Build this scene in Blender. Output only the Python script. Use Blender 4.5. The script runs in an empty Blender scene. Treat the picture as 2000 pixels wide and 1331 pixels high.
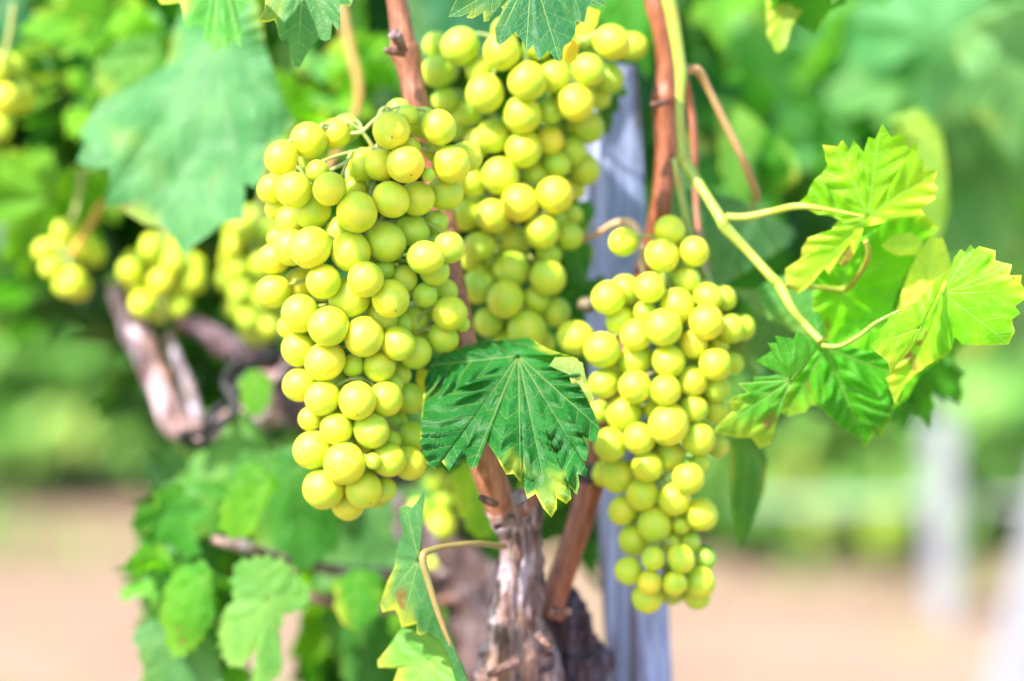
import bpy, bmesh, math, random
from mathutils import Vector, Matrix, noise
R = math.radians
random.seed(7)
sc = bpy.context.scene
col = sc.collection
# ------------------------------------------------------------------ camera
FPX = 4722.0                       # focal length in photo pixels (85 mm on 36 mm, 2000 px wide)
CAM = Vector((0, 0, 0.95)); PITCH = R(5)
FW = Vector((0, math.cos(PITCH), -math.sin(PITCH)))
UP = Vector((0, math.sin(PITCH), math.cos(PITCH)))
RT = Vector((1, 0, 0))
cd = bpy.data.cameras.new('camera'); cam = bpy.data.objects.new('camera', cd); col.objects.link(cam)
cam.location = CAM; cam.rotation_euler = (math.pi/2 - PITCH, 0, 0)
cd.lens = 85; cd.sensor_width = 36; cd.clip_start = 0.05; cd.clip_end = 2000
cd.dof.use_dof = True; cd.dof.focus_distance = 1.115; cd.dof.aperture_fstop = 2.5; cd.dof.aperture_blades = 9
sc.camera = cam
# ------------------------------------------------------------------ light
SUN = Vector((-0.56, -0.62, 0.88)).normalized()
w = bpy.data.worlds.new('World'); sc.world = w; w.use_nodes = True
nt = w.node_tree; bg = nt.nodes['Background']
sky = nt.nodes.new('ShaderNodeTexSky'); sky.sky_type = 'NISHITA'; sky.sun_disc = False
sky.sun_elevation = math.asin(SUN.z); sky.sun_rotation = math.atan2(SUN.x, SUN.y)
sky.air_density = 1.0; sky.dust_density = 1.0
nt.links.new(sky.outputs[0], bg.inputs[0]); bg.inputs[1].default_value = 0.15
ld = bpy.data.lights.new('sun', 'SUN'); ld.energy = 3.9; ld.angle = R(0.55); ld.color = (1, 0.95, 0.86)
so = bpy.data.objects.new('sun', ld); col.objects.link(so)
so.rotation_euler = SUN.to_track_quat('Z', 'Y').to_euler(); so.location = (-3, -3, 6)
sc.view_settings.view_transform = 'Standard'; sc.view_settings.look = 'None'
sc.view_settings.exposure = 1.74; sc.view_settings.gamma = 1
sc.view_settings.use_curve_mapping = False
sc.render.engine = 'CYCLES'
sc.cycles.use_denoising = True
sc.cycles.max_bounces = 10; sc.cycles.transmission_bounces = 6; sc.cycles.diffuse_bounces = 5
sc.cycles.sample_clamp_indirect = 6

def P(px, py, d):
    """a place in the world, read off from photo pixel and distance along the view axis"""
    return CAM + FW*d + RT*((px-1000)/FPX*d) + UP*((665.5-py)/FPX*d)

# ------------------------------------------------------------------ helpers
def link(name, me, mat=None, parent=None, loc=None, color=None):
    o = bpy.data.objects.new(name, me); col.objects.link(o)
    if mat is not None and me is not None and not me.materials: me.materials.append(mat)
    if parent is not None: o.parent = parent
    if loc is not None:
        o.location = loc
        if parent is not None: o.location = Vector(loc) - world_loc(parent)
    if color is not None: o.color = color
    return o
def world_loc(o):
    v = o.location.copy()
    while o.parent is not None:
        o = o.parent; v = v + o.location
    return v
def thing(name, label, cat, loc=(0, 0, 0), group=None):
    o = bpy.data.objects.new(name, None); col.objects.link(o); o.location = loc
    o.empty_display_size = 0.05
    o['label'] = label; o['category'] = cat
    if group: o['group'] = group
    return o
def tag(o, label, cat, group=None):
    o['label'] = label; o['category'] = cat
    if group: o['group'] = group
    return o
def mesh(name, vs, fs, smooth=True):
    me = bpy.data.meshes.new(name); me.from_pydata([tuple(v) for v in vs], [], fs)
    if smooth: me.polygons.foreach_set('use_smooth', [True]*len(me.polygons))
    me.update(); return me

def catmull(pts, n):
    out = []
    p = [pts[0]] + list(pts) + [pts[-1]]
    for i in range(1, len(p)-2):
        for k in range(n):
            t = k/n
            a, b, c, d = p[i-1], p[i], p[i+1], p[i+2]
            out.append(tuple(0.5*((2*b[j]) + (-a[j]+c[j])*t + (2*a[j]-5*b[j]+4*c[j]-d[j])*t*t + (-a[j]+3*b[j]-3*c[j]+d[j])*t**3) for j in range(len(b))))
    out.append(tuple(pts[-1]))
    return out

def tube(path, sides=10, n=6, rough=0.0, ridge=0.0, seed=0, V=None, F=None, cap=True, flat=1.0, lumps=0.0):
    """path: (Vector, radius) list -> verts, faces in world coordinates; rough/ridge/lumps = relative relief"""
    if V is None: V, F = [], []
    sm = catmull([(*p, r) for p, r in path], n) if len(path) > 2 else [(*p, r) for p, r in path]
    pts = [Vector(s[:3]) for s in sm]; rad = [s[3] for s in sm]
    base = len(V); up = Vector((0.3, 1, 0.1)).normalized(); L = 0
    for i, p in enumerate(pts):
        t = (pts[min(i+1, len(pts)-1)] - pts[max(i-1, 0)]).normalized()
        u = (up - t*up.dot(t)).normalized(); v = t.cross(u); up = u
        if i: L += (p-pts[i-1]).length
        for k in range(sides):
            a = 2*math.pi*k/sides
            d = u*math.cos(a) + v*math.sin(a)*flat
            r = max(rad[i], 1e-5)
            f = 1
            if ridge: f += ridge*noise.noise(Vector((math.cos(a)*3.1+seed, math.sin(a)*3.1, L*5)))+0.6*ridge*noise.noise(Vector((math.cos(a)*8+seed, math.sin(a)*8, L*9)))
            if rough: f += rough*noise.noise(Vector((*(p+d*r),))*220 + Vector((seed, 0, 0)))
            if lumps: f += lumps*noise.noise(Vector((*(p+d*r),))*60 + Vector((0, seed, 0)))
            V.append(p + d*r*f)
    for i in range(len(pts)-1):
        for k in range(sides):
            a = base+i*sides+k; b = base+i*sides+(k+1) % sides
            F.append((a, b, b+sides, a+sides))
    if cap:
        F.append(tuple(base+k for k in range(sides))[::-1])
        F.append(tuple(base+(len(pts)-1)*sides+k for k in range(sides)))
    return V, F
def tube_obj(name, paths, mat, parent, color=None, **kw):
    V, F = [], []
    for p in paths: tube(p, V=V, F=F, **kw)
    o0 = V[0].copy()
    o = link(name, mesh(name, [v-o0 for v in V], F), mat, parent, o0, color)
    return o
def pp(lst):
    """(px, py, depth, radius px) -> (Vector, radius)"""
    return [(P(a, b, d), r*d/FPX) for a, b, d, r in lst]

# ------------------------------------------------------------------ materials
class NT:
    def __init__(s, name):
        s.m = bpy.data.materials.new(name); s.m.use_nodes = True; s.t = s.m.node_tree
        s.t.nodes.clear(); s.out = s.n('ShaderNodeOutputMaterial')
    def n(s, ty, **kw):
        x = s.t.nodes.new(ty)
        for k, v in kw.items(): setattr(x, k, v)
        return x
    def set(s, sock, v):
        if isinstance(v, bpy.types.NodeSocket): s.t.links.new(v, sock)
        else: sock.default_value = v
    def math(s, op, a, b=0.0, c=0.0, clamp=False):
        x = s.n('ShaderNodeMath', operation=op, use_clamp=clamp)
        s.set(x.inputs[0], a); s.set(x.inputs[1], b); s.set(x.inputs[2], c); return x.outputs[0]
    def step(s, v, lo, hi, a=0.0, b=1.0):
        x = s.n('ShaderNodeMapRange', interpolation_type='SMOOTHSTEP')
        s.set(x.inputs[0], v)
        for i, q in enumerate((lo, hi, a, b)): s.set(x.inputs[i+1], q)
        return x.outputs[0]
    def mix(s, f, a, b, bt='MIX'):
        x = s.n('ShaderNodeMix', data_type='RGBA', blend_type=bt)
        s.set(x.inputs[0], f); s.set(x.inputs[6], a); s.set(x.inputs[7], b); return x.outputs[2]
    def noise(s, vec, scale, detail=3.0, rough=0.55, dist=0.0):
        x = s.n('ShaderNodeTexNoise'); x.inputs['Scale'].default_value = scale
        x.inputs['Detail'].default_value = detail; x.inputs['Roughness'].default_value = rough
        x.inputs['Distortion'].default_value = dist
        if vec is not None: s.t.links.new(vec, x.inputs['Vector'])
        return x.outputs[0]
    def voro(s, vec, scale, feature='F1'):
        x = s.n('ShaderNodeTexVoronoi', feature=feature); x.inputs['Scale'].default_value = scale
        s.t.links.new(vec, x.inputs['Vector']); return x.outputs[0]
    def mapping(s, vec, scale=(1, 1, 1)):
        x = s.n('ShaderNodeMapping'); x.inputs['Scale'].default_value = scale
        s.t.links.new(vec, x.inputs[0]); return x.outputs[0]
    def bump(s, h, strength, dist):
        x = s.n('ShaderNodeBump'); x.inputs['Strength'].default_value = strength
        x.inputs['Distance'].default_value = dist; s.t.links.new(h, x.inputs['Height']); return x.outputs[0]
    def principled(s, base, rough=0.5, spec=0.5, normal=None, **kw):
        b = s.n('ShaderNodeBsdfPrincipled'); s.set(b.inputs['Base Color'], base)
        s.set(b.inputs['Roughness'], rough); s.set(b.inputs['Specular IOR Level'], spec)
        if normal is not None: s.t.links.new(normal, b.inputs['Normal'])
        for k, v in kw.items(): s.set(b.inputs[k.replace('_', ' ')], v)
        return b
    def done(s, sh): s.t.links.new(sh, s.out.inputs[0]); return s.m

def mat_leaf(name='leaf_surface', far=False):
    s = NT(name); tc = s.n('ShaderNodeTexCoord').outputs['Object']; oi = s.n('ShaderNodeObjectInfo')
    if far:
        geo = s.n('ShaderNodeNewGeometry'); rnd = geo.outputs['Random Per Island']
        cl = s.noise(tc, 4.5, 2)
        base = s.mix(s.step(s.math('ADD', s.math('MULTIPLY', rnd, 0.4), cl), 0.45, 0.95), (0.06, 0.25, 0.03, 1), (0.30, 0.55, 0.13, 1))
        base = s.mix(s.step(rnd, 0.93, 1.0), base, (0.36, 0.34, 0.06, 1))
        b = s.principled(base, 0.55, 0.2)
        tcol = s.mix(0.5, base, (0.32, 0.55, 0.05, 1)); f = 0.35
    else:
        a = s.n('ShaderNodeAttribute', attribute_name='va').outputs['Fac']
        bb = s.n('ShaderNodeAttribute', attribute_name='vb').outputs['Fac']
        ed = s.n('ShaderNodeAttribute', attribute_name='edge').outputs['Fac']
        n1 = s.noise(tc, 38, 4); n2 = s.noise(tc, 130, 3); n3 = s.noise(tc, 22, 2)
        base = s.mix(s.step(n1, 0.35, 0.7), s.mix(1.0, oi.outputs['Color'], (0.72, 0.85, 0.75, 1), 'MULTIPLY'), s.mix(1.0, oi.outputs['Color'], (1.3, 1.16, 1.1, 1), 'MULTIPLY'))
        base = s.mix(s.math('MULTIPLY', s.step(n2, 0.45, 0.75), 0.3), base, s.mix(1.0, base, (1.5, 1.25, 0.8, 1), 'MULTIPLY'))
        taper = s.math('MAXIMUM', s.math('SUBTRACT', 0.060, s.math('MULTIPLY', a, 0.006)), 0.014)
        vm = s.step(bb, s.math('MULTIPLY', taper, 0.45), taper, 1, 0)
        q = s.math('SUBTRACT', a, s.math('MULTIPLY', bb, 0.85))
        q = s.math('ADD', s.math('DIVIDE', q, 0.95), s.math('MULTIPLY', s.noise(tc, 30, 1), 0.35))
        fr = s.math('ABSOLUTE', s.math('SUBTRACT', s.math('FRACT', q), 0.5))
        sm_ = s.step(fr, 0.012, 0.045, 1, 0)
        tv = s.step(s.voro(tc, 260, 'DISTANCE_TO_EDGE'), 0.02, 0.10, 1, 0)
        light = s.mix(0.6, base, (0.42, 0.55, 0.20, 1))
        c = s.mix(s.math('MULTIPLY', tv, 0.07), base, light)
        c = s.mix(s.math('MULTIPLY', sm_, 0.30), c, light)
        c = s.mix(s.math('MULTIPLY', vm, 0.48), c, light)
        al = oi.outputs['Alpha']
        e1 = s.math('MULTIPLY', s.step(s.math('ADD', ed, s.math('MULTIPLY', s.math('SUBTRACT', n3, 0.55), 0.46)), 0.955, 1.005), al)
        e2 = s.math('MULTIPLY', s.math('MULTIPLY', s.step(ed, 0.55, 1.0), s.step(n3, 0.52, 0.66)), s.math('MULTIPLY', al, 0.8))
        em = s.math('MAXIMUM', e1, e2, clamp=True)
        c = s.mix(em, c, (0.50, 0.52, 0.05, 1))
        br = s.math('MULTIPLY', s.step(s.noise(tc, 48, 2), 0.70, 0.76), s.step(ed, 0.35, 0.75))
        c = s.mix(s.math('MULTIPLY', br, 0.8), c, (0.22, 0.10, 0.04, 1))
        h = s.math('SUBTRACT', s.math('MULTIPLY', s.noise(tc, 170, 3), 0.5), s.math('ADD', s.math('MULTIPLY', vm, 0.8), s.math('ADD', s.math('MULTIPLY', sm_, 0.5), s.math('MULTIPLY', tv, 0.18))))
        nb = s.bump(h, 0.6, 0.0009)
        b = s.principled(c, s.math('ADD', 0.40, s.math('MULTIPLY', n1, 0.2)), 0.30, nb)
        tcol = s.mix(1.0, c, (1.9, 1.9, 0.35, 1), 'MULTIPLY'); f = 0.45
    tr = s.n('ShaderNodeBsdfTranslucent'); s.set(tr.inputs[0], tcol)
    mx = s.n('ShaderNodeMixShader'); mx.inputs[0].default_value = f
    s.t.links.new(b.outputs[0], mx.inputs[1]); s.t.links.new(tr.outputs[0], mx.inputs[2])
    return s.done(mx.outputs[0])

def mat_grape():
    s = NT('grape_skin'); tc = s.n('ShaderNodeTexCoord').outputs['Object']; oi = s.n('ShaderNodeObjectInfo')
    off = s.n('ShaderNodeVectorMath', operation='ADD'); s.t.links.new(tc, off.inputs[0])
    cmb = s.n('ShaderNodeCombineXYZ'); r100 = s.math('MULTIPLY', oi.outputs['Random'], 90)
    for i in range(3): s.t.links.new(r100, cmb.inputs[i])
    s.t.links.new(cmb.outputs[0], off.inputs[1]); v = off.outputs[0]
    base = oi.outputs['Color']
    n1 = s.noise(v, 0.9, 3); n2 = s.noise(v, 3.2, 5, 0.7)
    base = s.mix(s.step(n1, 0.35, 0.65), s.mix(1.0, base, (0.80, 0.95, 1.0, 1), 'MULTIPLY'), s.mix(1.0, base, (1.18, 1.02, 0.9, 1), 'MULTIPLY'))
    bloom = s.math('MULTIPLY', s.step(n2, 0.38, 0.72), 0.36)
    base = s.mix(bloom, base, (0.48, 0.54, 0.16, 1))
    # russet freckles
    sp = s.math('MULTIPLY', s.step(s.voro(v, 4.2), 0.055, 0.085, 1, 0), s.step(s.noise(v, 1.4, 1), 0.5, 0.6))
    base = s.mix(s.math('MULTIPLY', sp, 0.55), base, (0.20, 0.17, 0.03, 1))
    rus = s.math('MULTIPLY', s.step(s.noise(v, 1.1, 4, 0.7), 0.64, 0.78), 0.22)
    base = s.mix(rus, base, (0.62, 0.42, 0.07, 1))
    # the small dry scar at the blossom end
    sep = s.n('ShaderNodeSeparateXYZ'); s.t.links.new(tc, sep.inputs[0])
    rr = s.math('ADD', s.math('POWER', sep.outputs[0], 2), s.math('POWER', sep.outputs[1], 2))
    scar = s.math('MULTIPLY', s.step(rr, 0.0012, 0.004, 1, 0), s.math('LESS_THAN', sep.outputs[2], 0))
    base = s.mix(s.math('MULTIPLY', scar, s.math('GREATER_THAN', oi.outputs['Random'], 0.6)), base, (0.16, 0.11, 0.03, 1))
    rough = s.math('ADD', 0.36, s.math('MULTIPLY', n2, 0.28))
    nb = s.bump(s.noise(v, 9, 3), 0.08, 0.03)
    b = s.principled(base, rough, 0.5, nb, Subsurface_Weight=1.0, Subsurface_Scale=0.0065)
    b.subsurface_method = 'RANDOM_WALK'
    b.inputs['Subsurface Radius'].default_value = (1.0, 1.0, 0.35)
    return s.done(b.outputs[0])

def mat_cane():
    s = NT('cane_bark'); tc = s.n('ShaderNodeTexCoord').outputs['Object']; oi = s.n('ShaderNodeObjectInfo')
    m = s.mapping(tc, (1, 1, 0.12)); n1 = s.noise(m, 420, 4, 0.7); n2 = s.noise(tc, 45, 3)
    base = s.mix(s.step(n1, 0.35, 0.7), s.mix(1.0, oi.outputs['Color'], (0.6, 0.5, 0.45, 1), 'MULTIPLY'), s.mix(1.0, oi.outputs['Color'], (1.35, 1.35, 1.3, 1), 'MULTIPLY'))
    base = s.mix(s.math('MULTIPLY', s.step(n2, 0.5, 0.75), 0.5), base, s.mix(1.0, base, (0.7, 0.75, 0.9, 1), 'MULTIPLY'))
    nb = s.bump(n1, 0.5, 0.0012)
    b = s.principled(base, 0.42, 0.45, nb, Subsurface_Weight=0.0)
    return s.done(b.outputs[0])
def mat_bark():
    s = NT('old_bark'); tc = s.n('ShaderNodeTexCoord').outputs['Object']; oi = s.n('ShaderNodeObjectInfo')
    m = s.mapping(tc, (1, 1, 0.14)); n1 = s.noise(m, 330, 5, 0.75, 0.6); n2 = s.noise(m, 90, 4, 0.6, 1.0); n3 = s.noise(tc, 30, 2)
    c = s.mix(s.step(n1, 0.3, 0.68), (0.030, 0.022, 0.026, 1), (0.27, 0.20, 0.19, 1))
    c = s.mix(s.step(n2, 0.46, 0.62), c, (0.34, 0.32, 0.37, 1))
    c = s.mix(s.math('MULTIPLY', s.step(n3, 0.54, 0.66), 0.45), c, (0.33, 0.19, 0.13, 1))
    c = s.mix(1.0, c, oi.outputs['Color'], 'MULTIPLY')
    nb = s.bump(s.math('ADD', n1, s.math('MULTIPLY', n2, 1.5)), 0.9, 0.0035)
    return s.done(s.principled(c, 0.75, 0.25, nb).outputs[0])
def mat_wood():
    s = NT('weathered_wood'); tc = s.n('ShaderNodeTexCoord').outputs['Object']; oi = s.n('ShaderNodeObjectInfo')
    m = s.mapping(tc, (1, 1, 0.05)); n1 = s.noise(m, 340, 5, 0.7); n2 = s.noise(m, 75, 3, 0.6)
    c = s.mix(s.step(n1, 0.3, 0.7), (0.17, 0.20, 0.30, 1), (0.38, 0.44, 0.63, 1))  # bluish tone puts the skylight of the shaded side into the wood
    c = s.mix(s.step(n2, 0.50, 0.60), c, (0.13, 0.12, 0.15, 1))
    c = s.mix(1.0, c, oi.outputs['Color'], 'MULTIPLY')
    nb = s.bump(n1, 0.7, 0.0018)
    return s.done(s.principled(c, 0.8, 0.2, nb).outputs[0])
def mat_ground():
    s = NT('sandy_soil'); tc = s.n('ShaderNodeTexCoord').outputs['Object']
    n1 = s.noise(tc, 1.3, 4); n2 = s.noise(tc, 14, 5, 0.7); n3 = s.noise(tc, 3.2, 3)
    c = s.mix(s.step(n1, 0.3, 0.7), (0.235, 0.155, 0.108, 1), (0.30, 0.205, 0.15, 1))
    c = s.mix(s.math('MULTIPLY', s.step(n2, 0.5, 0.8), 0.5), c, (0.17, 0.13, 0.125, 1))
    c = s.mix(s.math('MULTIPLY', s.step(n3, 0.58, 0.72), 0.55), c, (0.20, 0.24, 0.08, 1))
    nb = s.bump(n2, 0.6, 0.03)
    return s.done(s.principled(c, 0.9, 0.15, nb).outputs[0])
def mat_plain(name, c, rough=0.5, metal=0.0):
    s = NT(name); tc = s.n('ShaderNodeTexCoord').outputs['Object']
    n = s.noise(tc, 60, 4)
    cc = s.mix(s.step(n, 0.3, 0.7), tuple(x*0.8 for x in c[:3])+(1,), tuple(min(1, x*1.15) for x in c[:3])+(1,))
    return s.done(s.principled(cc, rough, 0.4, Metallic=metal).outputs[0])
def mat_stem():
    s = NT('green_stem'); tc = s.n('ShaderNodeTexCoord').outputs['Object']; oi = s.n('ShaderNodeObjectInfo')
    n = s.noise(tc, 120, 4); n2 = s.noise(tc, 420, 3)
    c = s.mix(s.step(n, 0.4, 0.7), oi.outputs['Color'], s.mix(1.0, oi.outputs['Color'], (1.15, 0.8, 0.8, 1), 'MULTIPLY'))
    nb = s.bump(n2, 0.3, 0.0006)
    return s.done(s.principled(c, 0.42, 0.45, nb, Subsurface_Weight=0.25, Subsurface_Scale=0.002).outputs[0])

LEAF = mat_leaf(); FARLEAF = mat_leaf('far_leaf_surface', True); GRAPE = mat_grape(); CANE = mat_cane(); BARK = mat_bark()
WOOD = mat_wood(); SOIL = mat_ground(); STEM = mat_stem()
WIRE = mat_plain('galvanised_wire', (0.35, 0.35, 0.36), 0.5, 0.6)
TIE = mat_plain('black_rubber_tie', (0.02, 0.02, 0.022), 0.6)
CONC = mat_plain('pale_concrete', (0.27, 0.27, 0.30), 0.85)
HILLM = mat_plain('hill_meadow', (0.17, 0.21, 0.10), 0.9)

# ------------------------------------------------------------------ the setting
def ground():
    V, F = [], []
    xs = [-400, -60, -12] + [-6+0.15*i for i in range(81)] + [12, 60, 400]
    ys = [-60, -6] + [0+0.15*i for i in range(80)] + [16, 40, 120, 900]
    for y in ys:
        for x in xs:
            z = 0.02*noise.noise(Vector((x*1.3, y*1.3, 0))) + 0.012*noise.noise(Vector((x*5, y*5, 3))) if abs(x) < 7 and -1 < y < 13 else 0
            V.append((x, y, z))
    W = len(xs)
    for j in range(len(ys)-1):
        for i in range(W-1): F.append((j*W+i, j*W+i+1, (j+1)*W+i+1, (j+1)*W+i))
    o = link('ground', mesh('ground', V, F), SOIL); o['kind'] = 'structure'
ground()
def hills():
    V, F = [], []
    nx, ny = 60, 14
    for j in range(ny):
        for i in range(nx):
            x = -260 + 520*i/(nx-1); y = 70 + 130*j/(ny-1)
            h = 26*math.sin(math.pi*0.5*min(1, j/(ny-1)*1.2))*(0.75+0.35*noise.noise(Vector((x/70, y/90, 1)))) - 0.5
            V.append((x, y, h))
    for j in range(ny-1):
        for i in range(nx-1):
            F.append((j*nx+i, j*nx+i+1, (j+1)*nx+i+1, (j+1)*nx+i))
    o = link('hills', mesh('hills', V, F), HILLM); o['kind'] = 'structure'
hills()

# ------------------------------------------------------------------ far rows of vines
def far_foliage(name, cx, cy, x0, x1, z0, z1, depth, n, parent, seed, size=0.055):
    rnd = random.Random(seed); V, F = [], []
    for i in range(n):
        x = rnd.uniform(x0, x1); z = rnd.uniform(z0, z1); y = rnd.gauss(0, depth)
        # uneven outline: clumps by noise
        if noise.noise(Vector((x*3.2+cx*3.2, y*3, z*3.2+seed))) < -0.34: continue
        top = z1 - 0.18*(1+noise.noise(Vector((x*4+cx, seed, 0))))
        bot = z0 + 0.09*(1+noise.noise(Vector((x*3.1+cx, seed, 5))))
        if z > top or z < bot: continue
        s = size*rnd.uniform(0.6, 1.25)
        nrm = Vector((rnd.gauss(-0.2, 0.6), rnd.gauss(-0.5, 0.6), rnd.gauss(0.55, 0.45))).normalized()
        u = nrm.orthogonal().normalized(); v = nrm.cross(u); a0 = rnd.uniform(0, 6.28)
        b = len(V); c = Vector((x, y, z)); V.append(c+nrm*s*0.15)
        for k in range(7):
            a = a0 + 2*math.pi*k/7; r = s*(1.0 if k % 2 else 0.78)
            V.append(c + (u*math.cos(a)+v*math.sin(a))*r - nrm*s*rnd.uniform(-.1, .25))
        for k in range(7): F.append((b, b+1+k, b+1+(k+1) % 7))
    o = link(name, mesh(name, V, F), FARLEAF, parent, (cx, cy, 0)); o['kind'] = 'stuff'
    return o
FAR = [  # x, y, foliage z0, z1, label
    (-1.75, 6.3, 0.0, 1.9, 'blurred leafy vine of the far row at the left edge of the view'),
    (-0.85, 6.3, 0.0, 1.9, 'blurred leafy vine of the far row behind the pinkish old vine arm'),
    (0.05, 5.6, 0.0, 1.9, 'blurred leafy vine of the far row hidden behind the yellow grape bunches'),
    (0.62, 5.5, 0.02, 1.85, 'blurred leafy vine of the far row left of the upright white post'),
    (1.28, 5.6, 0.0, 0.64, 'low blurred vine of the far row between the two white posts'),
    (2.2, 5.6, 0.0, 0.66, 'blurred leafy vine of the far row beyond the leaning white post'),
]
for i, (x, y, z0, z1, lab) in enumerate(FAR):
    t = thing('grape_vine', lab, 'vine', (x, y, 0), 'vines of the far row')
    far_foliage('foliage', x, y, -0.46, 0.46, z0, z1, 0.16, int(3400*(z1-z0)), t, 11+i)
    tube_obj('trunk', [[(Vector((x, y, -0.05)), 0.035), (Vector((x+0.02, y, 0.3)), 0.028), (Vector((x-0.03, y+0.01, min(0.75, z1))), 0.022)]], BARK, t, (1, 1, 1, 1), sides=8, ridge=0.3)
BACK = [
    (-2.3, 8.6, 0.1, 2.0, 'soft green vine two rows back at the far left'), (-1.2, 8.6, 0.1, 2.0, 'soft green vine two rows back, seen left through the first row gap'),
    (-0.1, 8.6, 0.35, 2.1, 'soft green vine two rows back straight behind the trunk'), (1.0, 8.6, 0.35, 1.95, 'soft green vine two rows back above the upright white post'),
    (2.0, 8.8, 0.2, 0.95, 'low soft green vine two rows back by the leaning white post')]
for i, (x, y, z0, z1, lab) in enumerate(BACK):
    t = thing('grape_vine', lab, 'vine', (x, y, 0), 'vines two rows back')
    far_foliage('foliage', x, y, -0.62, 0.62, z0, z1, 0.2, int(1500*(z1-z0)), t, 61+i, 0.07)
    tube_obj('trunk', [[(Vector((x, y, -0.05)), 0.04), (Vector((x+0.02, y, 0.3)), 0.03), (Vector((x-0.03, y+0.01, 0.8)), 0.022)]], BARK, t, (1, 1, 1, 1), sides=8, ridge=0.3)
def post(label, base, top, wd, mat=CONC, grp='pale trellis posts of the far row'):
    V, F = [], []
    d = (top-base)
    for j, (q, s) in enumerate(((0, 1), (0.985, 1), (1, 0.86))):
        c = d*q
        for sx, sy in ((-1, -1), (1, -1), (1, 1), (-1, 1)): V.append(c+Vector((sx*wd/2*s, sy*wd/2*s, 0)))
    for j in (0, 1):
        for k in range(4): F.append((j*4+k, j*4+(k+1) % 4, j*4+4+(k+1) % 4, j*4+4+k))
    F += [(3, 2, 1, 0), (8, 9, 10, 11)]
    o = link('trellis_post', mesh('trellis_post', V, F, False), mat, None, base, (1, 1, 1, 1))
    return tag(o, label, 'post', grp)
gp = P(1842, 1215, 4.7); post('upright white trellis post standing in the far row on pale soil', Vector((gp.x, gp.y, -0.1)), Vector((gp.x-0.012, gp.y, 0.40)), 0.050)
gp = P(1975, 1420, 3.6); post('leaning white trellis post cut by the right edge of the view', Vector((gp.x-0.035, gp.y, -0.1)), Vector((gp.x+0.13, gp.y, 0.62)), 0.09)
for z, lab in ((0.215, 'thin grey drip line running low along the far row on the right'),):
    o = tube_obj('drip_line', [[(Vector((0.45, 4.72, z)), 0.008), (Vector((4, 4.72, z+0.01)), 0.008)]], WIRE, None, sides=6)
    tag(o, lab, 'drip line')

def weeds():
    rnd = random.Random(77); V, F = [], []
    for i in range(2600):
        y = rnd.choice((rnd.gauss(5.5, 0.35), rnd.gauss(6.3, 0.3), rnd.uniform(3.2, 9))); x = rnd.uniform(-2.4, 2.4)
        if noise.noise(Vector((x*1.7, y*1.7, 4))) < (0.02 if x < 0.3 else 0.16): continue
        h = rnd.uniform(0.02, 0.07); a = rnd.uniform(0, 6.28); l = rnd.uniform(0.01, 0.04); wv = 0.006
        b = len(V); u = Vector((math.cos(a), math.sin(a), 0)); v = Vector((-u.y, u.x, 0)); c = Vector((x, y, -0.01))
        V += [c-v*wv, c+v*wv, c+v*wv*1.6+u*l*.4+Vector((0, 0, h*.7)), c-v*wv*1.6+u*l*.4+Vector((0, 0, h*.7)), c+u*l+Vector((0, 0, h))]
        F += [(b, b+1, b+2, b+3), (b+3, b+2, b+4)]
    o = link('weeds', mesh('weeds', V, F), FARLEAF); o['kind'] = 'stuff'; o['label'] = 'low green weeds in the soil between the vine rows'
    V, F = [], []
    for i in range(1500):
        y = rnd.uniform(2.2, 9); x = rnd.uniform(-2.4, 2.4); s_ = rnd.uniform(0.006, 0.03); b = len(V)
        for d in ((1, 0, 0), (0, 1, 0), (-1, 0, 0), (0, -1, 0), (0, 0, .7)):
            V.append(Vector((x, y, 0.0))+Vector(d)*s_*rnd.uniform(.7, 1.3))
        for k in range(4): F.append((b+k, b+(k+1) % 4, b+4))
    o = link('soil_clods', mesh('soil_clods', V, F, False), SOIL); o['kind'] = 'stuff'; o['label'] = 'crumbled clods of pale soil'
weeds()

# ------------------------------------------------------------------ leaves
def build_leaf(name, bnd, center, tips, nrm, rings=10, bulge=0.0, wave=0.0, seed=0, curl=0.0, pleat=0.035):
    """bnd: dense closed outline (Vectors), relative to nothing; origin of the mesh at center"""
    N = len(bnd); V = [Vector((0, 0, 0))]; F = []; A = [0.0]; B = [0.0]; E = [0.0]
    C = center; tv = [(t-C) for t in tips]; tn = [v.normalized() for v in tv]
    size = max((b-C).length for b in bnd)
    for j in range(1, rings+1):
        t = j/rings
        for b in bnd:
            p = (b-C)*t
            best = None
            for d in tn:
                a = p.dot(d)
                q = (p-d*a).length if a > 0 else p.length
                if best is None or q < best[1]: best = (max(a, 0), q)
            a, q = best
            cor = wave*size*pleat*min(1, q/(size*0.12))          # blade swells between the veins
            cor *= 0.62+0.38*math.cos(((a-0.85*q)*100/0.95+0.9*noise.noise(p*45+Vector((seed, 0, 0)))+0.2)*2*math.pi)
            cor *= 0.75+0.9*noise.noise(p*30+Vector((0, seed, 5)))
            z = bulge*size*(1-t*t) + cor + wave*size*(0.22*noise.noise(p*16+Vector((seed, seed*2, 0)))+0.05*noise.noise(p*60+Vector((seed, seed*2, 0))))*t
            z += curl*size*(t**3)*math.sin(3*math.atan2(p.z, p.x)+seed)
            V.append(p + nrm*z); A.append(a*100); B.append(q*100); E.append(t)
    for k in range(N):
        F.append((0, 1+k, 1+(k+1) % N))
    for j in range(rings-1):
        for k in range(N):
            a = 1+j*N+k; b = 1+j*N+(k+1) % N
            F.append((a, a+N, b+N, b))
    me = mesh(name, V, F)
    for nm, dat in (('va', A), ('vb', B), ('edge', E)):
        at = me.attributes.new(nm, 'FLOAT', 'POINT'); at.data.foreach_set('value', dat)
    me.materials.append(LEAF)
    return me
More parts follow.
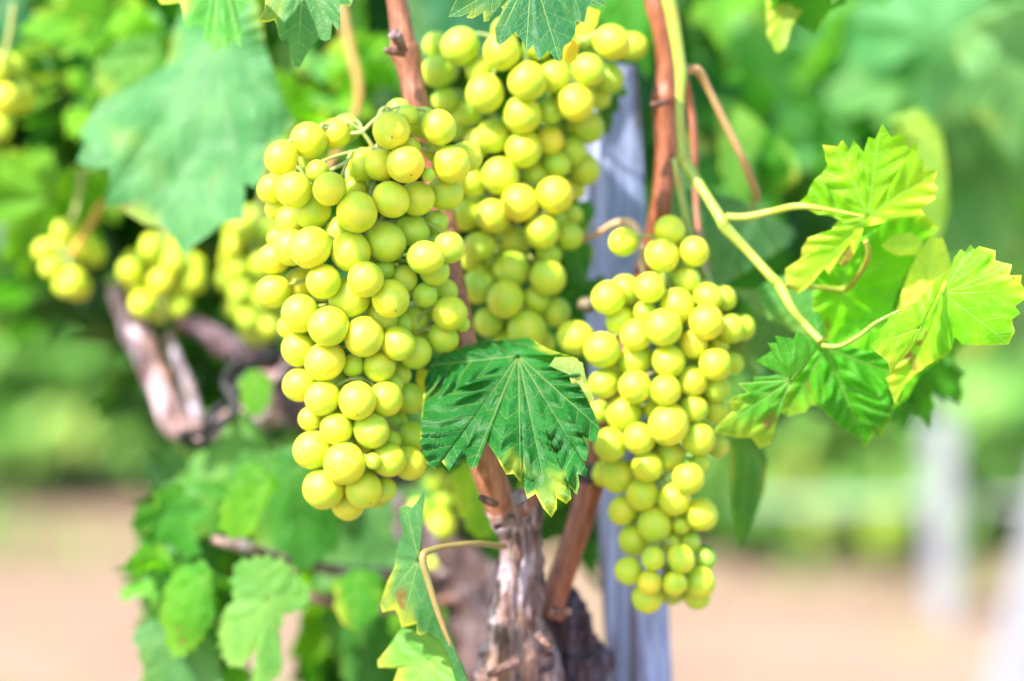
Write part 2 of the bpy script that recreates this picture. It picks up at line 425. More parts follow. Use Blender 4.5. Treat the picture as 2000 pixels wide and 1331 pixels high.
def traced(parent, pts, c, tips, D, tint, edge=0.6, bulge=0.04, wave=1.0, teeth=0.0, dd=(0, 0), cd=0.0, seed=1, stalk=None, label=None, curl=0.0, fine=5, rings=14, pleat=0.035, scol=(0.30, 0.42, 0.10, 1)):
    """a leaf whose outline was read off the photo; D distance, dd = depth change per 100 px in x and y"""
    rnd = random.Random(seed)
    def dep(x, y): return D + (x-c[0])/100*dd[0] + (y-c[1])/100*dd[1]
    out = []; n = len(pts); cnt = 0
    for i in range(n):
        a, b = pts[i], pts[(i+1) % n]
        L = math.hypot(b[0]-a[0], b[1]-a[1])
        if teeth:
            m = max(1, round(L/(teeth*2.2))); 
            for k in range(m):
                x = a[0]+(b[0]-a[0])*k/m; y = a[1]+(b[1]-a[1])*k/m
                x2 = a[0]+(b[0]-a[0])*(k+.62)/m; y2 = a[1]+(b[1]-a[1])*(k+.62)/m
                r = math.hypot(x2-c[0], y2-c[1]) or 1; q = teeth*rnd.uniform(0.5, 1.1)
                out += [(x, y), ((x+x2)/2+(x2-c[0])/r*q*.3, (y+y2)/2+(y2-c[1])/r*q*.3), (x2+(x2-c[0])/r*q, y2+(y2-c[1])/r*q)]
        else:
            m = max(1, round(L/fine))
            for k in range(m): out.append((a[0]+(b[0]-a[0])*k/m, a[1]+(b[1]-a[1])*k/m))
    bnd = [P(x, y, dep(x, y)) for x, y in out]
    C = P(c[0], c[1], D+cd)
    nrm = -FW
    me = build_leaf('leaf', bnd, C, [P(x, y, dep(x, y)) for x, y in tips], nrm, rings, bulge, wave, seed, curl, pleat)
    o = link('leaf', me, None, parent, C, (*tint, edge))
    if label: o['label'] = label
    if stalk:
        tube_obj('leaf_stalk', [pp(stalk)], STEM, o, scol, sides=8)
    return o

def outline(seed, teeth=1.0):
    """a five lobed vine leaf outline in the plane (tip towards +Y), unit length, with pointed teeth"""
    rnd = random.Random(seed); lobes = [(90, 1.0, 24), (38, 0.86, 20), (142, 0.86, 20), (-12, 0.66, 22), (192, 0.66, 22)]
    out = []; N = 96
    for k in range(N):
        a = -90 + 360*(k+0.5)/N
        r = 0.50
        for la, lr, lw in lobes:
            d = abs((a-la+180) % 360-180)
            r = max(r, 0.5+(lr-0.5)*math.exp(-(d/lw)**2*1.1)+0.0)
        d = abs((a+90+180) % 360-180); r *= min(1, 0.12+d/26.0)
        if d > 24: r *= 1 + teeth*(0.10 if k % 4 == 1 else (-0.06 if k % 4 == 3 else 0.0))*rnd.uniform(0.5, 1.3)
        out.append(Vector((r*math.cos(R(a)), 0, r*math.sin(R(a)))))
    tips = [Vector((lr*math.cos(R(la)), 0, lr*math.sin(R(la)))) for la, lr, lw in lobes]
    return out, tips
GENERIC = []
for sd in range(6):
    o_, t_ = outline(sd)
    S = 0.075
    bn = []
    for v in o_:
        v = v*S; x, z = v.x, v.z
        y = -(0.9+0.5*(sd % 3))*x*x/S*(0.5 if sd % 2 else -0.4) + 0.35*z*z/S*(1 if sd % 3 else -1) 
        bn.append(Vector((x, y, z)))
    tp = []
    for v in t_:
        v = v*S; x, z = v.x, v.z
        y = -(0.9+0.5*(sd % 3))*x*x/S*(0.5 if sd % 2 else -0.4) + 0.35*z*z/S*(1 if sd % 3 else -1)
        tp.append(Vector((x, y, z)))
    me = build_leaf('leaf', bn, Vector((0, 0, 0)), tp, Vector((0, -1, 0)), 7, 0.03, 0.8, sd*3.3)
    GENERIC.append(me)
def scatter(parent, n, xr, yr, dr, tints, seed, size=(0.6, 1.1), keep=None, edge=0.4, face=0.55):
    rnd = random.Random(seed); k = 0
    pl = world_loc(parent)
    for i in range(n):
        x = rnd.uniform(*xr); y = rnd.uniform(*yr); d = rnd.uniform(*dr)
        if keep and not keep(x, y): continue
        me = rnd.choice(GENERIC)
        o = bpy.data.objects.new('leaf', me); col.objects.link(o); o.parent = parent
        o.location = P(x, y, d) - pl
        # blades hang: tip mostly downwards, faces up and out
        o.rotation_euler = (rnd.gauss(-face, 0.5), rnd.gauss(math.pi, 0.7), rnd.gauss(0, 0.8))
        s = rnd.uniform(*size); o.scale = (s, s, s)
        t = rnd.choice(tints); q = rnd.uniform(0.8, 1.2)
        o.color = (t[0]*q, t[1]*q, t[2]*q, edge*rnd.random())
        k += 1
    return k
DARK = (0.010, 0.085, 0.006); TEAL = (0.025, 0.15, 0.065); MID = (0.05, 0.24, 0.02); MINT = (0.17, 0.42, 0.20)  # DARK also carries the shade inside the canopy as leaf colour
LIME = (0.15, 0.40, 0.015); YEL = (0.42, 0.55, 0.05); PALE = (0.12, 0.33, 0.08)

# ------------------------------------------------------------------ the vines of the near row
vine = thing('grape_vine', 'vine with brown flaking trunk and reddish canes beside the wooden stake', 'vine', Vector((P(1030, 1331, 1.24).x, P(1030, 1331, 1.24).y, 0)), 'vines of the near row')
vine2 = thing('grape_vine', 'gnarled old vine with a pinkish grey arm bent low behind the leftmost large bunch', 'vine', Vector((P(1000, 1331, 1.38).x, P(1000, 1331, 1.38).y, 0)), 'vines of the near row')
vine3 = thing('grape_vine', 'dense dark green vine filling the upper left corner behind the big pale leaf', 'vine', Vector((P(-200, 1331, 1.75).x, P(-200, 1331, 1.75).y, 0)), 'vines of the near row')
vine4 = thing('grape_vine', 'soft blue green vine behind the lime green shoot, filling the upper right corner', 'vine', Vector((P(2150, 1331, 2.05).x, P(2150, 1331, 2.05).y, 0)), 'vines of the near row')
for v_, px, d_ in ((vine3, -200, 1.75), (vine4, 2150, 2.05)):
    b = v_.location
    tube_obj('trunk', [[(Vector((b.x, b.y, -0.05)), 0.03), (Vector((b.x+0.02, b.y, 0.35)), 0.026), (Vector((b.x-0.01, b.y+.02, 0.75)), 0.022), (Vector((b.x+0.02, b.y, 1.2)), 0.012)]], BARK, v_, (1, 1, 1, 1), sides=14, ridge=0.35, lumps=0.3)

# trunk of the main vine: two strands of old wood that meet below
g = vine.location
tube_obj('trunk', [[(Vector((g.x, g.y, -0.05)), 0.024), (Vector((g.x+.004, g.y+.004, 0.35)), 0.021)] + pp([(1015, 1420, 1.235, 74), (1008, 1290, 1.225, 60), (1004, 1200, 1.215, 48), (1008, 1120, 1.21, 41), (1013, 1050, 1.205, 40), (1006, 1000, 1.20, 44), (992, 965, 1.20, 40)])], BARK, vine, (1.55, 1.38, 1.38, 1), sides=44, n=12, ridge=0.42, rough=0.14, lumps=0.3, seed=3)
tube_obj('trunk', [[(Vector((g.x+.02, g.y+.03, -0.05)), 0.022)] + pp([(1120, 1500, 1.27, 62), (1118, 1331, 1.265, 56), (1112, 1250, 1.26, 54), (1098, 1190, 1.255, 46), (1080, 1150, 1.26, 26)])], BARK, vine, (0.40, 0.36, 0.46, 1), sides=36, n=12, ridge=0.6, rough=0.2, lumps=0.3, seed=9)
RED = (0.26, 0.085, 0.04, 1)
def knobs(path):  return path
tube_obj('cane', [pp([(1000, 1010, 1.20, 34), (968, 960, 1.195, 33), (945, 890, 1.19, 31), (925, 800, 1.19, 27), (908, 680, 1.19, 24), (885, 560, 1.20, 25), (868, 440, 1.21, 24), (845, 320, 1.21, 24), (815, 215, 1.20, 25), (802, 150, 1.20, 24), (796, 118, 1.20, 28), (790, 98, 1.20, 31), (786, 78, 1.20, 25), (778, 20, 1.20, 20), (765, -60, 1.20, 19), (740, -260, 1.21, 18)])], CANE, vine, (0.30, 0.125, 0.07, 1), sides=20, n=8, ridge=0.06, lumps=0.10, seed=5)
tube_obj('cane', [pp([(1072, 1205, 1.235, 30), (1088, 1150, 1.235, 26), (1118, 1060, 1.235, 25), (1150, 965, 1.235, 27), (1160, 930, 1.235, 24), (1180, 830, 1.25, 22), (1225, 650, 1.26, 21), (1270, 500, 1.25, 21), (1290, 400, 1.24, 21), (1301, 300, 1.24, 21), (1299, 215, 1.24, 24), (1300, 190, 1.24, 27), (1303, 160, 1.24, 22), (1298, 80, 1.24, 21), (1278, 0, 1.24, 21), (1250, -120, 1.25, 20), (1240, -300, 1.25, 18)])], CANE, vine, RED, sides=20, n=8, ridge=0.07, lumps=0.12, seed=6)
# spurs, torn bark flakes and cut stubs on the wood
for a, b in (((968, 985, 1.165, 9), (940, 972, 1.15, 5)), ((1020, 1000, 1.165, 14), (1052, 962, 1.15, 9)), ((1085, 1195, 1.21, 15), (1112, 1196, 1.19, 9)), ((790, 100, 1.18, 12), (752, 98, 1.175, 7)),
             ((1300, 200, 1.22, 9), (1274, 204, 1.21, 5)), ((1000, 1015, 1.17, 10), (968, 1030, 1.155, 5)), ((1050, 1240, 1.19, 10), (1072, 1262, 1.175, 5)), ((790, 100, 1.18, 10), (772, 66, 1.17, 12)), ((1010, 1290, 1.19, 10), (955, 1318, 1.175, 6))):
    mid = tuple((a[i]+b[i])/2+(2 if i == 1 else 0) for i in range(4))
    tube_obj('spur', [pp([a, mid, b])], BARK, vine, (0.9, 0.68, 0.62, 1), sides=10, n=5, lumps=0.5, rough=0.3, seed=a[0])
TR = [(960, 992, 38, 1.20), (1000, 1006, 43, 1.20), (1050, 1013, 40, 1.205), (1120, 1008, 41, 1.21), (1200, 1004, 48, 1.215), (1290, 1008, 60, 1.225), (1420, 1015, 74, 1.235)]
def on_trunk(q, y, lift=0.0):
    for a, b in zip(TR, TR[1:]):
        if y <= b[0]:
            t = max(0, (y-a[0])/(b[0]-a[0])); x, r_, d = (a[k]+(b[k]-a[k])*t for k in (1, 2, 3)); break
    else: x, r_, d = TR[-1][1:]
    return (x+q*r_, y, d-(math.sqrt(max(0, 1-q*q))*r_*0.97+lift)*d/FPX)
for i in range(34):                       # loose fibrous strips of bark
    rnd = random.Random(i+40); q = rnd.uniform(-0.93, 0.93); y = rnd.uniform(985, 1330); ln = rnd.uniform(50, 150); pts = []
    tw = rnd.uniform(-0.25, 0.25); wd = rnd.uniform(1.6, 4.2)
    for k in range(5):
        t = k/4; lift = 1.5 + (rnd.uniform(2, 7) if k in (0, 4) and rnd.random() < .5 else 0)
        pts.append((*on_trunk(q+tw*t+rnd.uniform(-.04, .04), y+ln*t, lift), wd*(1-abs(2*t-1)**2*0.8)))
    g_ = rnd.uniform(0.5, 1.3)
    tube_obj('bark_strip', [pp(pts)], BARK, vine, (g_*rnd.uniform(0.95, 1.3), g_, g_*rnd.uniform(0.85, 1.1), 1), sides=6, n=4, rough=0.4, lumps=0.4, seed=i)
# the green lateral shoot on the right with its stalks
GREEN = (0.26, 0.37, 0.05, 1)
shoot = tube_obj('shoot', [pp([(1292, -260, 1.20, 13), (1302, -40, 1.20, 15), (1315, 40, 1.20, 14), (1327, 120, 1.20, 12), (1330, 150, 1.20, 12), (1328, 220, 1.20, 9), (1334, 300, 1.20, 10), (1342, 322, 1.20, 12), (1375, 375, 1.19, 9), (1408, 428, 1.18, 11), (1418, 446, 1.18, 12), (1460, 490, 1.18, 9), (1505, 540, 1.175, 10), (1522, 558, 1.175, 11), (1548, 605, 1.17, 9), (1572, 634, 1.17, 8), (1604, 668, 1.165, 8)])], STEM, vine, GREEN, sides=14, n=6, lumps=0.12, seed=2)
tube_obj('shoot', [pp([(1336, 140, 1.205, 9), (1362, 138, 1.21, 10), (1385, 178, 1.215, 8), (1418, 245, 1.22, 8), (1450, 310, 1.225, 8), (1474, 372, 1.24, 8), (1476, 392, 1.26, 6), (1469, 405, 1.288, 4)])], STEM, vine, (0.40, 0.27, 0.11, 1), sides=12, n=6)
tube_obj('shoot', [pp([(1338, 150, 1.21, 6), (1348, 200, 1.225, 7), (1354, 250, 1.23, 8), (1357, 310, 1.235, 7), (1358, 350, 1.24, 6), (1362, 430, 1.24, 6), (1372, 500, 1.235, 7), (1384, 556, 1.225, 7)])], STEM, vine, (0.36, 0.16, 0.10, 1), sides=10, n=5)
# black tie round the right cane and the stake
V, F = [], []
for k in range(3):
    ring = []
    for q in range(17):
        a = 2*math.pi*q/16
        ring.append((P(1178+44*math.cos(a), 912+k*9+6*math.sin(a*2), 1.245+0.024*math.sin(a)), 0.0028))
    tube(ring, sides=7, n=2, V=V, F=F, rough=0.2)
o0 = V[0].copy(); tag(link('vine_tie', mesh('vine_tie', [v-o0 for v in V], F), TIE, None, o0), 'black rubber tie wound round the right cane beside the stake', 'tie')

# ------------------------------------------------------------------ the stake
def stake():
    d = 1.30; s = 0.0250; th = R(35)
    top = P(1180, 128, d); bot0 = P(1250, 1331, d)
    ax = (bot0-top).normalized(); bot = bot0 + ax*((bot0.z+0.15)/-ax.z)
    L = (bot-top).length; V, F = [], []; n = 60; m = 6
    ux = Vector((math.cos(th), math.sin(th), 0)); uy = Vector((-math.sin(th), math.cos(th), 0))
    per = []
    for (a, b) in (((-1, -1), (1, -1)), ((1, -1), (1, 1)), ((1, 1), (-1, 1)), ((-1, 1), (-1, -1))):
        for k in range(m): per.append((a[0]+(b[0]-a[0])*k/m, a[1]+(b[1]-a[1])*k/m))
    for j in range(n+1):
        q = j/n; c = top+(bot-top)*q
        sz = s/2*(0.96+0.06*noise.noise(Vector((q*7, 2, 0)))+0.09*(1-q))
        for (x, y) in per:
            k = 1
            if abs(x) > .95 and abs(y) > .95: k = 0.965
            nn = 1+0.035*noise.noise(Vector((x*4, y*4, q*14)))
            if y < -.95 and -0.45 < x < 0.1 and q < 0.36: nn -= 0.16*(1-abs(x+0.17)/0.27) if abs(x+0.17) < .27 else 0   # the long drying crack
            V.append(c + (ux*x*k*nn+uy*y*k*nn)*sz - top)
    M = len(per)
    for j in range(n):
        for k in range(M): F.append((j*M+k, (j+1)*M+k, (j+1)*M+(k+1) % M, j*M+(k+1) % M))
    F.append(tuple(range(M))); F.append(tuple(n*M+k for k in range(M))[::-1])
    o = link('wooden_stake', mesh('wooden_stake', V, F, False), WOOD, None, top, (1.0, 0.98, 1.05, 1))
    tag(o, 'weathered grey wooden stake behind the right bunch, square and cracked along its face', 'stake')
stake()

# ------------------------------------------------------------------ old arm of the second vine
g2 = vine2.location
tube_obj('trunk', [[(Vector((g2.x, g2.y, -0.05)), 0.028), (Vector((g2.x-.01, g2.y, 0.4)), 0.024)] + pp([(1010, 1420, 1.39, 72), (960, 1290, 1.39, 62), (925, 1160, 1.40, 58), (860, 1080, 1.40, 50), (760, 960, 1.41, 42), (660, 850, 1.41, 42), (590, 775, 1.40, 52), (548, 735, 1.40, 40)])], BARK, vine2, (0.62, 0.5, 0.5, 1), sides=28, n=9, ridge=0.4, lumps=0.4, rough=0.1, seed=21)
tube_obj('arm', [pp([(600, 760, 1.45, 40), (560, 745, 1.445, 50), (545, 790, 1.445, 46), (500, 820, 1.45, 32), (440, 832, 1.45, 30), (380, 848, 1.45, 32), (345, 820, 1.45, 30), (318, 765, 1.45, 28), (290, 710, 1.45, 29), (262, 645, 1.45, 26), (245, 610, 1.46, 20), (225, 560, 1.47, 14)])], BARK, vine2, (2.4, 1.95, 1.9, 1), sides=24, n=8, ridge=0.2, lumps=0.4, rough=0.1, seed=22)
tube_obj('arm', [pp([(540, 700, 1.40, 22), (490, 700, 1.41, 20), (450, 680, 1.41, 22), (400, 648, 1.42, 18), (350, 620, 1.42, 15)])], BARK, vine2, (0.6, 0.45, 0.5, 1), sides=18, n=6, ridge=0.3, lumps=0.3, seed=23)
tube_obj('cane', [pp([(330, 650, 1.43, 8), (345, 700, 1.43, 9), (372, 760, 1.43, 10), (385, 820, 1.40, 11)])], BARK, vine2, (1.7, 1.6, 1.7, 1), sides=12, n=6, lumps=0.2)
tube_obj('cane', [pp([(415, 1052, 1.30, 10), (450, 1062, 1.30, 12), (500, 1075, 1.31, 12), (560, 1095, 1.33, 10), (700, 1120, 1.37, 12), (880, 1120, 1.39, 14)])], BARK, vine2, (1.2, 1.0, 0.9, 1), sides=14, n=6, lumps=0.3)
tube_obj('cane', [pp([(600, 1165, 1.33, 10), (640, 1174, 1.33, 12), (680, 1182, 1.335, 10), (760, 1190, 1.36, 10), (900, 1170, 1.39, 12)])], BARK, vine2, (1.4, 1.0, 0.85, 1), sides=14, n=6, lumps=0.3)
tube_obj('cane', [pp([(640, 330, 1.30, 8), (700, 200, 1.36, 9), (680, 80, 1.40, 10), (650, -60, 1.42, 10), (600, -300, 1.42, 10)])], STEM, vine2, (0.30, 0.20, 0.05, 1), sides=10, n=6)
ties = [[(470, 700), (440, 745), (462, 800), (410, 840), (352, 850), (398, 872), (405, 820), (440, 790)], [(545, 690), (480, 720), (465, 770)]]
V, F = [], []
for t_ in ties: tube(pp([(x, y, 1.352+0.01*(i % 2), 9) for i, (x, y) in enumerate(t_)]), sides=8, n=5, V=V, F=F, lumps=0.2)
o0 = V[0].copy(); tag(link('vine_tie', mesh('vine_tie', [v-o0 for v in V], F), TIE, None, o0), 'black tie looped round the low pinkish arm of the old vine', 'tie')

# ------------------------------------------------------------------ traced leaves, near ones first
# three leaves hanging into the picture from above
traced(vine, [(340, -150), (300, -80), (309, 0), (313, 8), (330, 8), (352, 4), (357, 20), (363, 60), (374, 53), (388, 49), (401, 63), (397, 84), (413, 78), (416, 105), (437, 92), (442, 101), (456, 74), (469, 96), (471, 55), (460, 41), (478, 14), (493, 0), (525, -60), (500, -140), (450, -110), (400, -160)],
       (430, -85), [(416, 105), (313, 8), (469, 96), (520, -60)], 1.06, (0.08, 0.30, 0.05), 0.9, dd=(0.004, -0.012), seed=1)
traced(vine, [(517, 0), (514, 17), (501, 41), (519, 42), (535, 38), (539, 46), (543, 69), (550, 80), (561, 74), (567, 105), (574, 130), (584, 131), (592, 118), (605, 95), (622, 76), (636, 81), (647, 78), (649, 45), (661, 63), (665, 55), (667, 13), (684, 16), (689, 8), (695, -20), (700, -60), (640, -150), (598, -100), (560, -140), (500, -60)],
       (597, -75), [(578, 131), (640, 80), (501, 41), (689, 8)], 1.10, (0.055, 0.19, 0.055), 1.0, dd=(0.003, -0.01), seed=2)
traced(vine, [(893, 0), (883, 17), (876, 35), (900, 34), (919, 26), (911, 37), (923, 38), (944, 26), (945, 45), (955, 42), (965, 30), (976, 13), (982, 19), (976, 34), (965, 57), (969, 84), (975, 90), (992, 78), (1007, 63), (1016, 76), (1023, 87), (1027, 105), (1041, 90), (1045, 105), (1053, 121), (1070, 101), (1083, 118), (1093, 124), (1100, 93), (1114, 84), (1123, 65), (1125, 42), (1142, 46), (1148, 15), (1161, 8), (1182, 13), (1180, 0), (1200, -60), (1120, -150), (1040, -90), (1000, -160), (900, -90)],
       (1038, -62), [(1027, 105), (1093, 124), (876, 35), (1182, 13), (969, 88)], 1.13, (0.025, 0.14, 0.055), 0.5, dd=(0.002, -0.008), seed=3)
# the big pale leaf, out of focus
traced(vine2, [(327, 75), (308, 161), (282, 180), (203, 199), (180, 233), (162, 259), (177, 285), (158, 319), (188, 334), (222, 331), (225, 361), (207, 413), (240, 410), (286, 440), (319, 443), (338, 462), (361, 508), (379, 481), (410, 462), (443, 436), (485, 432), (485, 379), (481, 361), (507, 372), (522, 338), (526, 293), (579, 244), (556, 203), (541, 150), (522, 94), (518, 38), (488, -20), (440, 20), (400, 0), (360, -20)],
       (425, 70), [(361, 508), (162, 259), (485, 432), (579, 244), (207, 413)], 1.33, (0.075, 0.245, 0.095), 0.4, dd=(-0.006, -0.012), seed=4, wave=1.0, pleat=0.035, rings=20)
traced(vine2, [(190, 120), (240, 80), (300, 70), (330, 120), (310, 165), (270, 185), (210, 200), (190, 170)], (290, 110), [(195, 190), (190, 120), (250, 190)], 1.36, (0.10, 0.28, 0.05), 0.6, teeth=7, seed=5)
# the dark glossy leaf between the bunches
traced(vine, [(841, 714), (828, 745), (824, 811), (822, 860), (835, 903), (851, 916), (862, 898), (878, 918), (908, 893), (922, 914), (933, 909), (951, 862), (973, 895), (989, 925), (1003, 924), (1016, 941), (1023, 915), (1033, 876), (1050, 924), (1046, 940), (1024, 952), (1030, 974), (1046, 963), (1060, 990), (1077, 1012), (1087, 993), (1087, 971), (1106, 983), (1114, 971), (1111, 947), (1125, 963), (1130, 944), (1127, 922), (1143, 929), (1146, 914), (1125, 887), (1143, 899), (1148, 876), (1135, 849), (1160, 863), (1170, 836), (1157, 801), (1140, 770), (1125, 745), (1135, 720), (1125, 700), (1070, 682), (1030, 660), (935, 670), (868, 687)],
       (1012, 695), [(851, 916), (922, 914), (1016, 941), (1077, 1012), (1146, 914), (1170, 836), (841, 714)], 1.165, (0.012, 0.135, 0.022), 1.0, dd=(0.0, -0.018), seed=6, wave=2.1, rings=32, fine=4, pleat=0.055, bulge=0.10,
       label='dark glossy leaf with yellow scorched edge and tan dried patch')
traced(vine, [(1073, 714), (1084, 698), (1111, 698), (1138, 709), (1143, 733), (1149, 755), (1161, 779), (1146, 801), (1133, 790), (1122, 768), (1111, 733), (1092, 725)], (1128, 738), [(1073, 714), (1146, 801)], 1.135, (0.34, 0.42, 0.12), 1.0, dd=(0.004, 0.0), seed=7, wave=1.6, label='small curled yellowish leaf')
traced(vine, [(1092, 765), (1108, 756), (1130, 768), (1157, 801), (1171, 836), (1160, 864), (1146, 858), (1135, 849), (1118, 822), (1104, 795)], (1100, 775), [(1160, 864), (1171, 836)], 1.150, (0.05, 0.24, 0.05), 0.8, seed=57, wave=1.6, bulge=0.08, dd=(0.004, 0.004), label='pale green folded lobe of the dark leaf')
traced(vine, [(1108, 822), (1122, 836), (1135, 860), (1148, 876), (1145, 895), (1138, 890), (1144, 915), (1128, 905), (1114, 880), (1104, 850)], (1112, 832), [(1144, 912), (1148, 878)], 1.155, (0.10, 0.32, 0.03), 1.0, seed=58, wave=1.4, dd=(0.004, 0.002))
traced(vine, [(815, 722), (828, 720), (850, 735), (836, 742), (832, 765), (838, 800), (828, 770), (812, 745)], (826, 740), [(838, 800)], 1.19, (0.50, 0.50, 0.03), 1.0, seed=8)
# folded leaf below the leftmost large bunch
traced(vine, [(831, 955), (826, 1000), (823, 1080), (837, 1130), (846, 1168), (864, 1219), (895, 1294), (917, 1340), (930, 1380), (900, 1360), (884, 1317), (873, 1281), (859, 1253), (834, 1236), (820, 1243), (813, 1239), (814, 1219), (784, 1229), (778, 1205), (772, 1191), (747, 1197), (743, 1180), (756, 1138), (772, 1105), (778, 1058), (786, 1044), (779, 993), (792, 986), (805, 991), (817, 977)],
       (818, 1092), [(743, 1185), (784, 1229), (895, 1294), (792, 988), (831, 955)], 1.15, (0.055, 0.19, 0.06), 0.85, dd=(-0.02, 0.002), seed=9, wave=0.9,
       stalk=[(985, 1068, 1.19, 6), (930, 1062, 1.165, 6), (880, 1066, 1.155, 6), (845, 1074, 1.148, 7), (826, 1088, 1.143, 8), (838, 1140, 1.143, 7), (866, 1224, 1.143, 6), (912, 1325, 1.143, 4)], scol=(0.22, 0.19, 0.06, 1), label='folded leaf with yellow scorched teeth on a pinkish stalk')
traced(vine, [(859, 1250), (834, 1236), (784, 1225), (760, 1262), (738, 1290), (739, 1304), (778, 1306), (768, 1335), (760, 1400), (900, 1420), (925, 1345), (884, 1300)], (842, 1290), [(739, 1300), (768, 1380), (860, 1400)], 1.175, (0.12, 0.32, 0.04), 1.0, dd=(-0.01, -0.01), seed=10)
# lime green leaves on the right shoot
traced(vine, [(1560, 399), (1577, 381), (1592, 350), (1610, 337), (1620, 320), (1610, 281), (1640, 284), (1648, 272), (1663, 292), (1670, 271), (1689, 297), (1697, 267), (1710, 272), (1722, 242), (1738, 269), (1759, 262), (1771, 292), (1787, 281), (1789, 314), (1801, 314), (1804, 335), (1829, 332), (1819, 360), (1827, 368), (1818, 380), (1824, 389), (1794, 409), (1801, 424), (1765, 428), (1730, 434), (1709, 440), (1674, 447), (1667, 475), (1663, 503), (1648, 521), (1632, 515), (1617, 539), (1602, 516), (1594, 526), (1577, 560), (1555, 575), (1531, 560), (1531, 526), (1561, 509), (1564, 486), (1577, 465), (1615, 460), (1638, 429), (1623, 422), (1597, 419)],
       (1694, 425), [(1722, 242), (1560, 399), (1829, 332), (1640, 284), (1555, 570)], 1.165, (0.22, 0.47, 0.012), 0.9, dd=(-0.004, 0.012), seed=11, wave=1.4, rings=26, pleat=0.055, curl=0.03,
       stalk=[(1418, 424, 1.18, 8), (1460, 424, 1.178, 8), (1510, 413, 1.175, 7), (1562, 403, 1.165, 7), (1630, 412, 1.162, 4), (1690, 424, 1.16, 3)], scol=(0.30, 0.42, 0.05, 1), label='large lime green leaf with sharp yellow teeth')
traced(vine, [(1590, 520), (1640, 450), (1700, 430), (1760, 425), (1808, 424), (1830, 450), (1800, 475), (1770, 530), (1750, 590), (1738, 640), (1705, 700), (1650, 720), (1600, 700), (1585, 620)], (1648, 566), [(1820, 440), (1705, 700), (1600, 700), (1650, 450)], 1.205, (0.14, 0.46, 0.006), 0.6, teeth=6, dd=(0.0, 0.01), seed=12, wave=1.2, rings=26, pleat=0.055,
       stalk=[(1690, 470, 1.16, 6), (1696, 500, 1.165, 6), (1675, 540, 1.18, 6), (1650, 565, 1.195, 7), (1600, 562, 1.19, 5), (1522, 558, 1.176, 4)], scol=(0.24, 0.30, 0.03, 1))
traced(vine, [(1722, 480), (1745, 460), (1780, 456), (1800, 470), (1790, 497), (1760, 500), (1740, 495)], (1785, 480), [(1722, 480)], 1.18, YEL, 1.0, teeth=3, seed=13)
traced(vine, [(1790, 500), (1815, 465), (1840, 468), (1850, 500), (1855, 530), (1850, 560), (1845, 580), (1800, 640), (1760, 660), (1740, 650), (1760, 580), (1775, 540)], (1810, 540), [(1820, 465), (1750, 655), (1850, 530)], 1.185, (0.42, 0.55, 0.05), 1.0, teeth=4, seed=14, wave=1.4)
traced(vine, [(1856, 553), (1867, 504), (1882, 486), (1890, 492), (1902, 477), (1910, 487), (1918, 480), (1948, 489), (1946, 509), (1979, 517), (1971, 538), (1994, 538), (1992, 553), (2000, 563), (2002, 584), (1982, 599), (1994, 612), (1976, 624), (1982, 647), (1971, 673), (1918, 675), (1877, 673), (1864, 658), (1854, 683), (1790, 727), (1764, 750), (1745, 790), (1726, 739), (1764, 714), (1800, 665), (1815, 612), (1836, 573)],
       (1840, 575), [(1902, 477), (2002, 570), (1971, 673), (1745, 790), (1979, 517)], 1.15, (0.14, 0.42, 0.008), 0.7, dd=(-0.012, 0.006), seed=15, wave=1.3, rings=26, pleat=0.055, curl=0.03, label='lime green leaf reaching the right edge, sunlit fan of teeth')
traced(vine, [(1836, 571), (1851, 535), (1831, 543), (1812, 568), (1790, 591), (1769, 599), (1759, 614), (1736, 614), (1731, 629), (1718, 642), (1716, 660), (1699, 673), (1706, 686), (1718, 696), (1730, 705), (1739, 730), (1749, 709), (1772, 691), (1790, 665), (1815, 614)], (1795, 640), [(1740, 728), (1836, 571), (1700, 675)], 1.135, (0.22, 0.47, 0.012), 1.0, dd=(0.01, 0.0), seed=16, wave=1.5, curl=0.04, bulge=0.12, label='narrow folded lime green leaf edged with tiny yellow teeth')
traced(vine, [(1661, 678), (1712, 690), (1763, 720), (1763, 739), (1758, 760), (1750, 785), (1738, 792), (1730, 810), (1728, 825), (1722, 838), (1715, 856), (1707, 841), (1700, 852), (1687, 873), (1674, 856), (1635, 831), (1597, 795), (1582, 790), (1569, 805), (1533, 813), (1523, 805), (1531, 764), (1564, 718), (1600, 670), (1625, 665)],
       (1612, 680), [(1687, 873), (1763, 739), (1533, 813)], 1.175, (0.045, 0.27, 0.006), 0.3, dd=(0.0, 0.01), seed=17, wave=1.1, rings=26, pleat=0.055,
       stalk=[(1606, 676, 1.16, 6), (1640, 676, 1.155, 5), (1680, 655, 1.15, 5), (1712, 630, 1.145, 4), (1760, 606, 1.143, 3)], scol=(0.20, 0.38, 0.05, 1))
traced(vine, [(1602, 675), (1582, 660), (1554, 647), (1549, 662), (1510, 656), (1518, 670), (1496, 670), (1505, 685), (1471, 708), (1492, 713), (1518, 731), (1490, 736), (1469, 736), (1472, 749), (1441, 749), (1462, 770), (1431, 775), (1421, 785), (1431, 803), (1406, 828), (1395, 846), (1444, 856), (1469, 856), (1487, 879), (1508, 867), (1515, 815), (1533, 764), (1569, 723)],
       (1542, 742), [(1602, 675), (1395, 846), (1471, 708), (1487, 879), (1441, 749)], 1.16, (0.06, 0.27, 0.02), 0.6, dd=(-0.006, 0.006), seed=18, wave=1.5, rings=26, pleat=0.055, curl=0.03, bulge=0.1)
traced(vine, [(1584, 611), (1598, 608), (1608, 630), (1610, 662), (1590, 660), (1578, 640)], (1600, 655), [(1590, 610)], 1.17, MID, 0.4, seed=19)
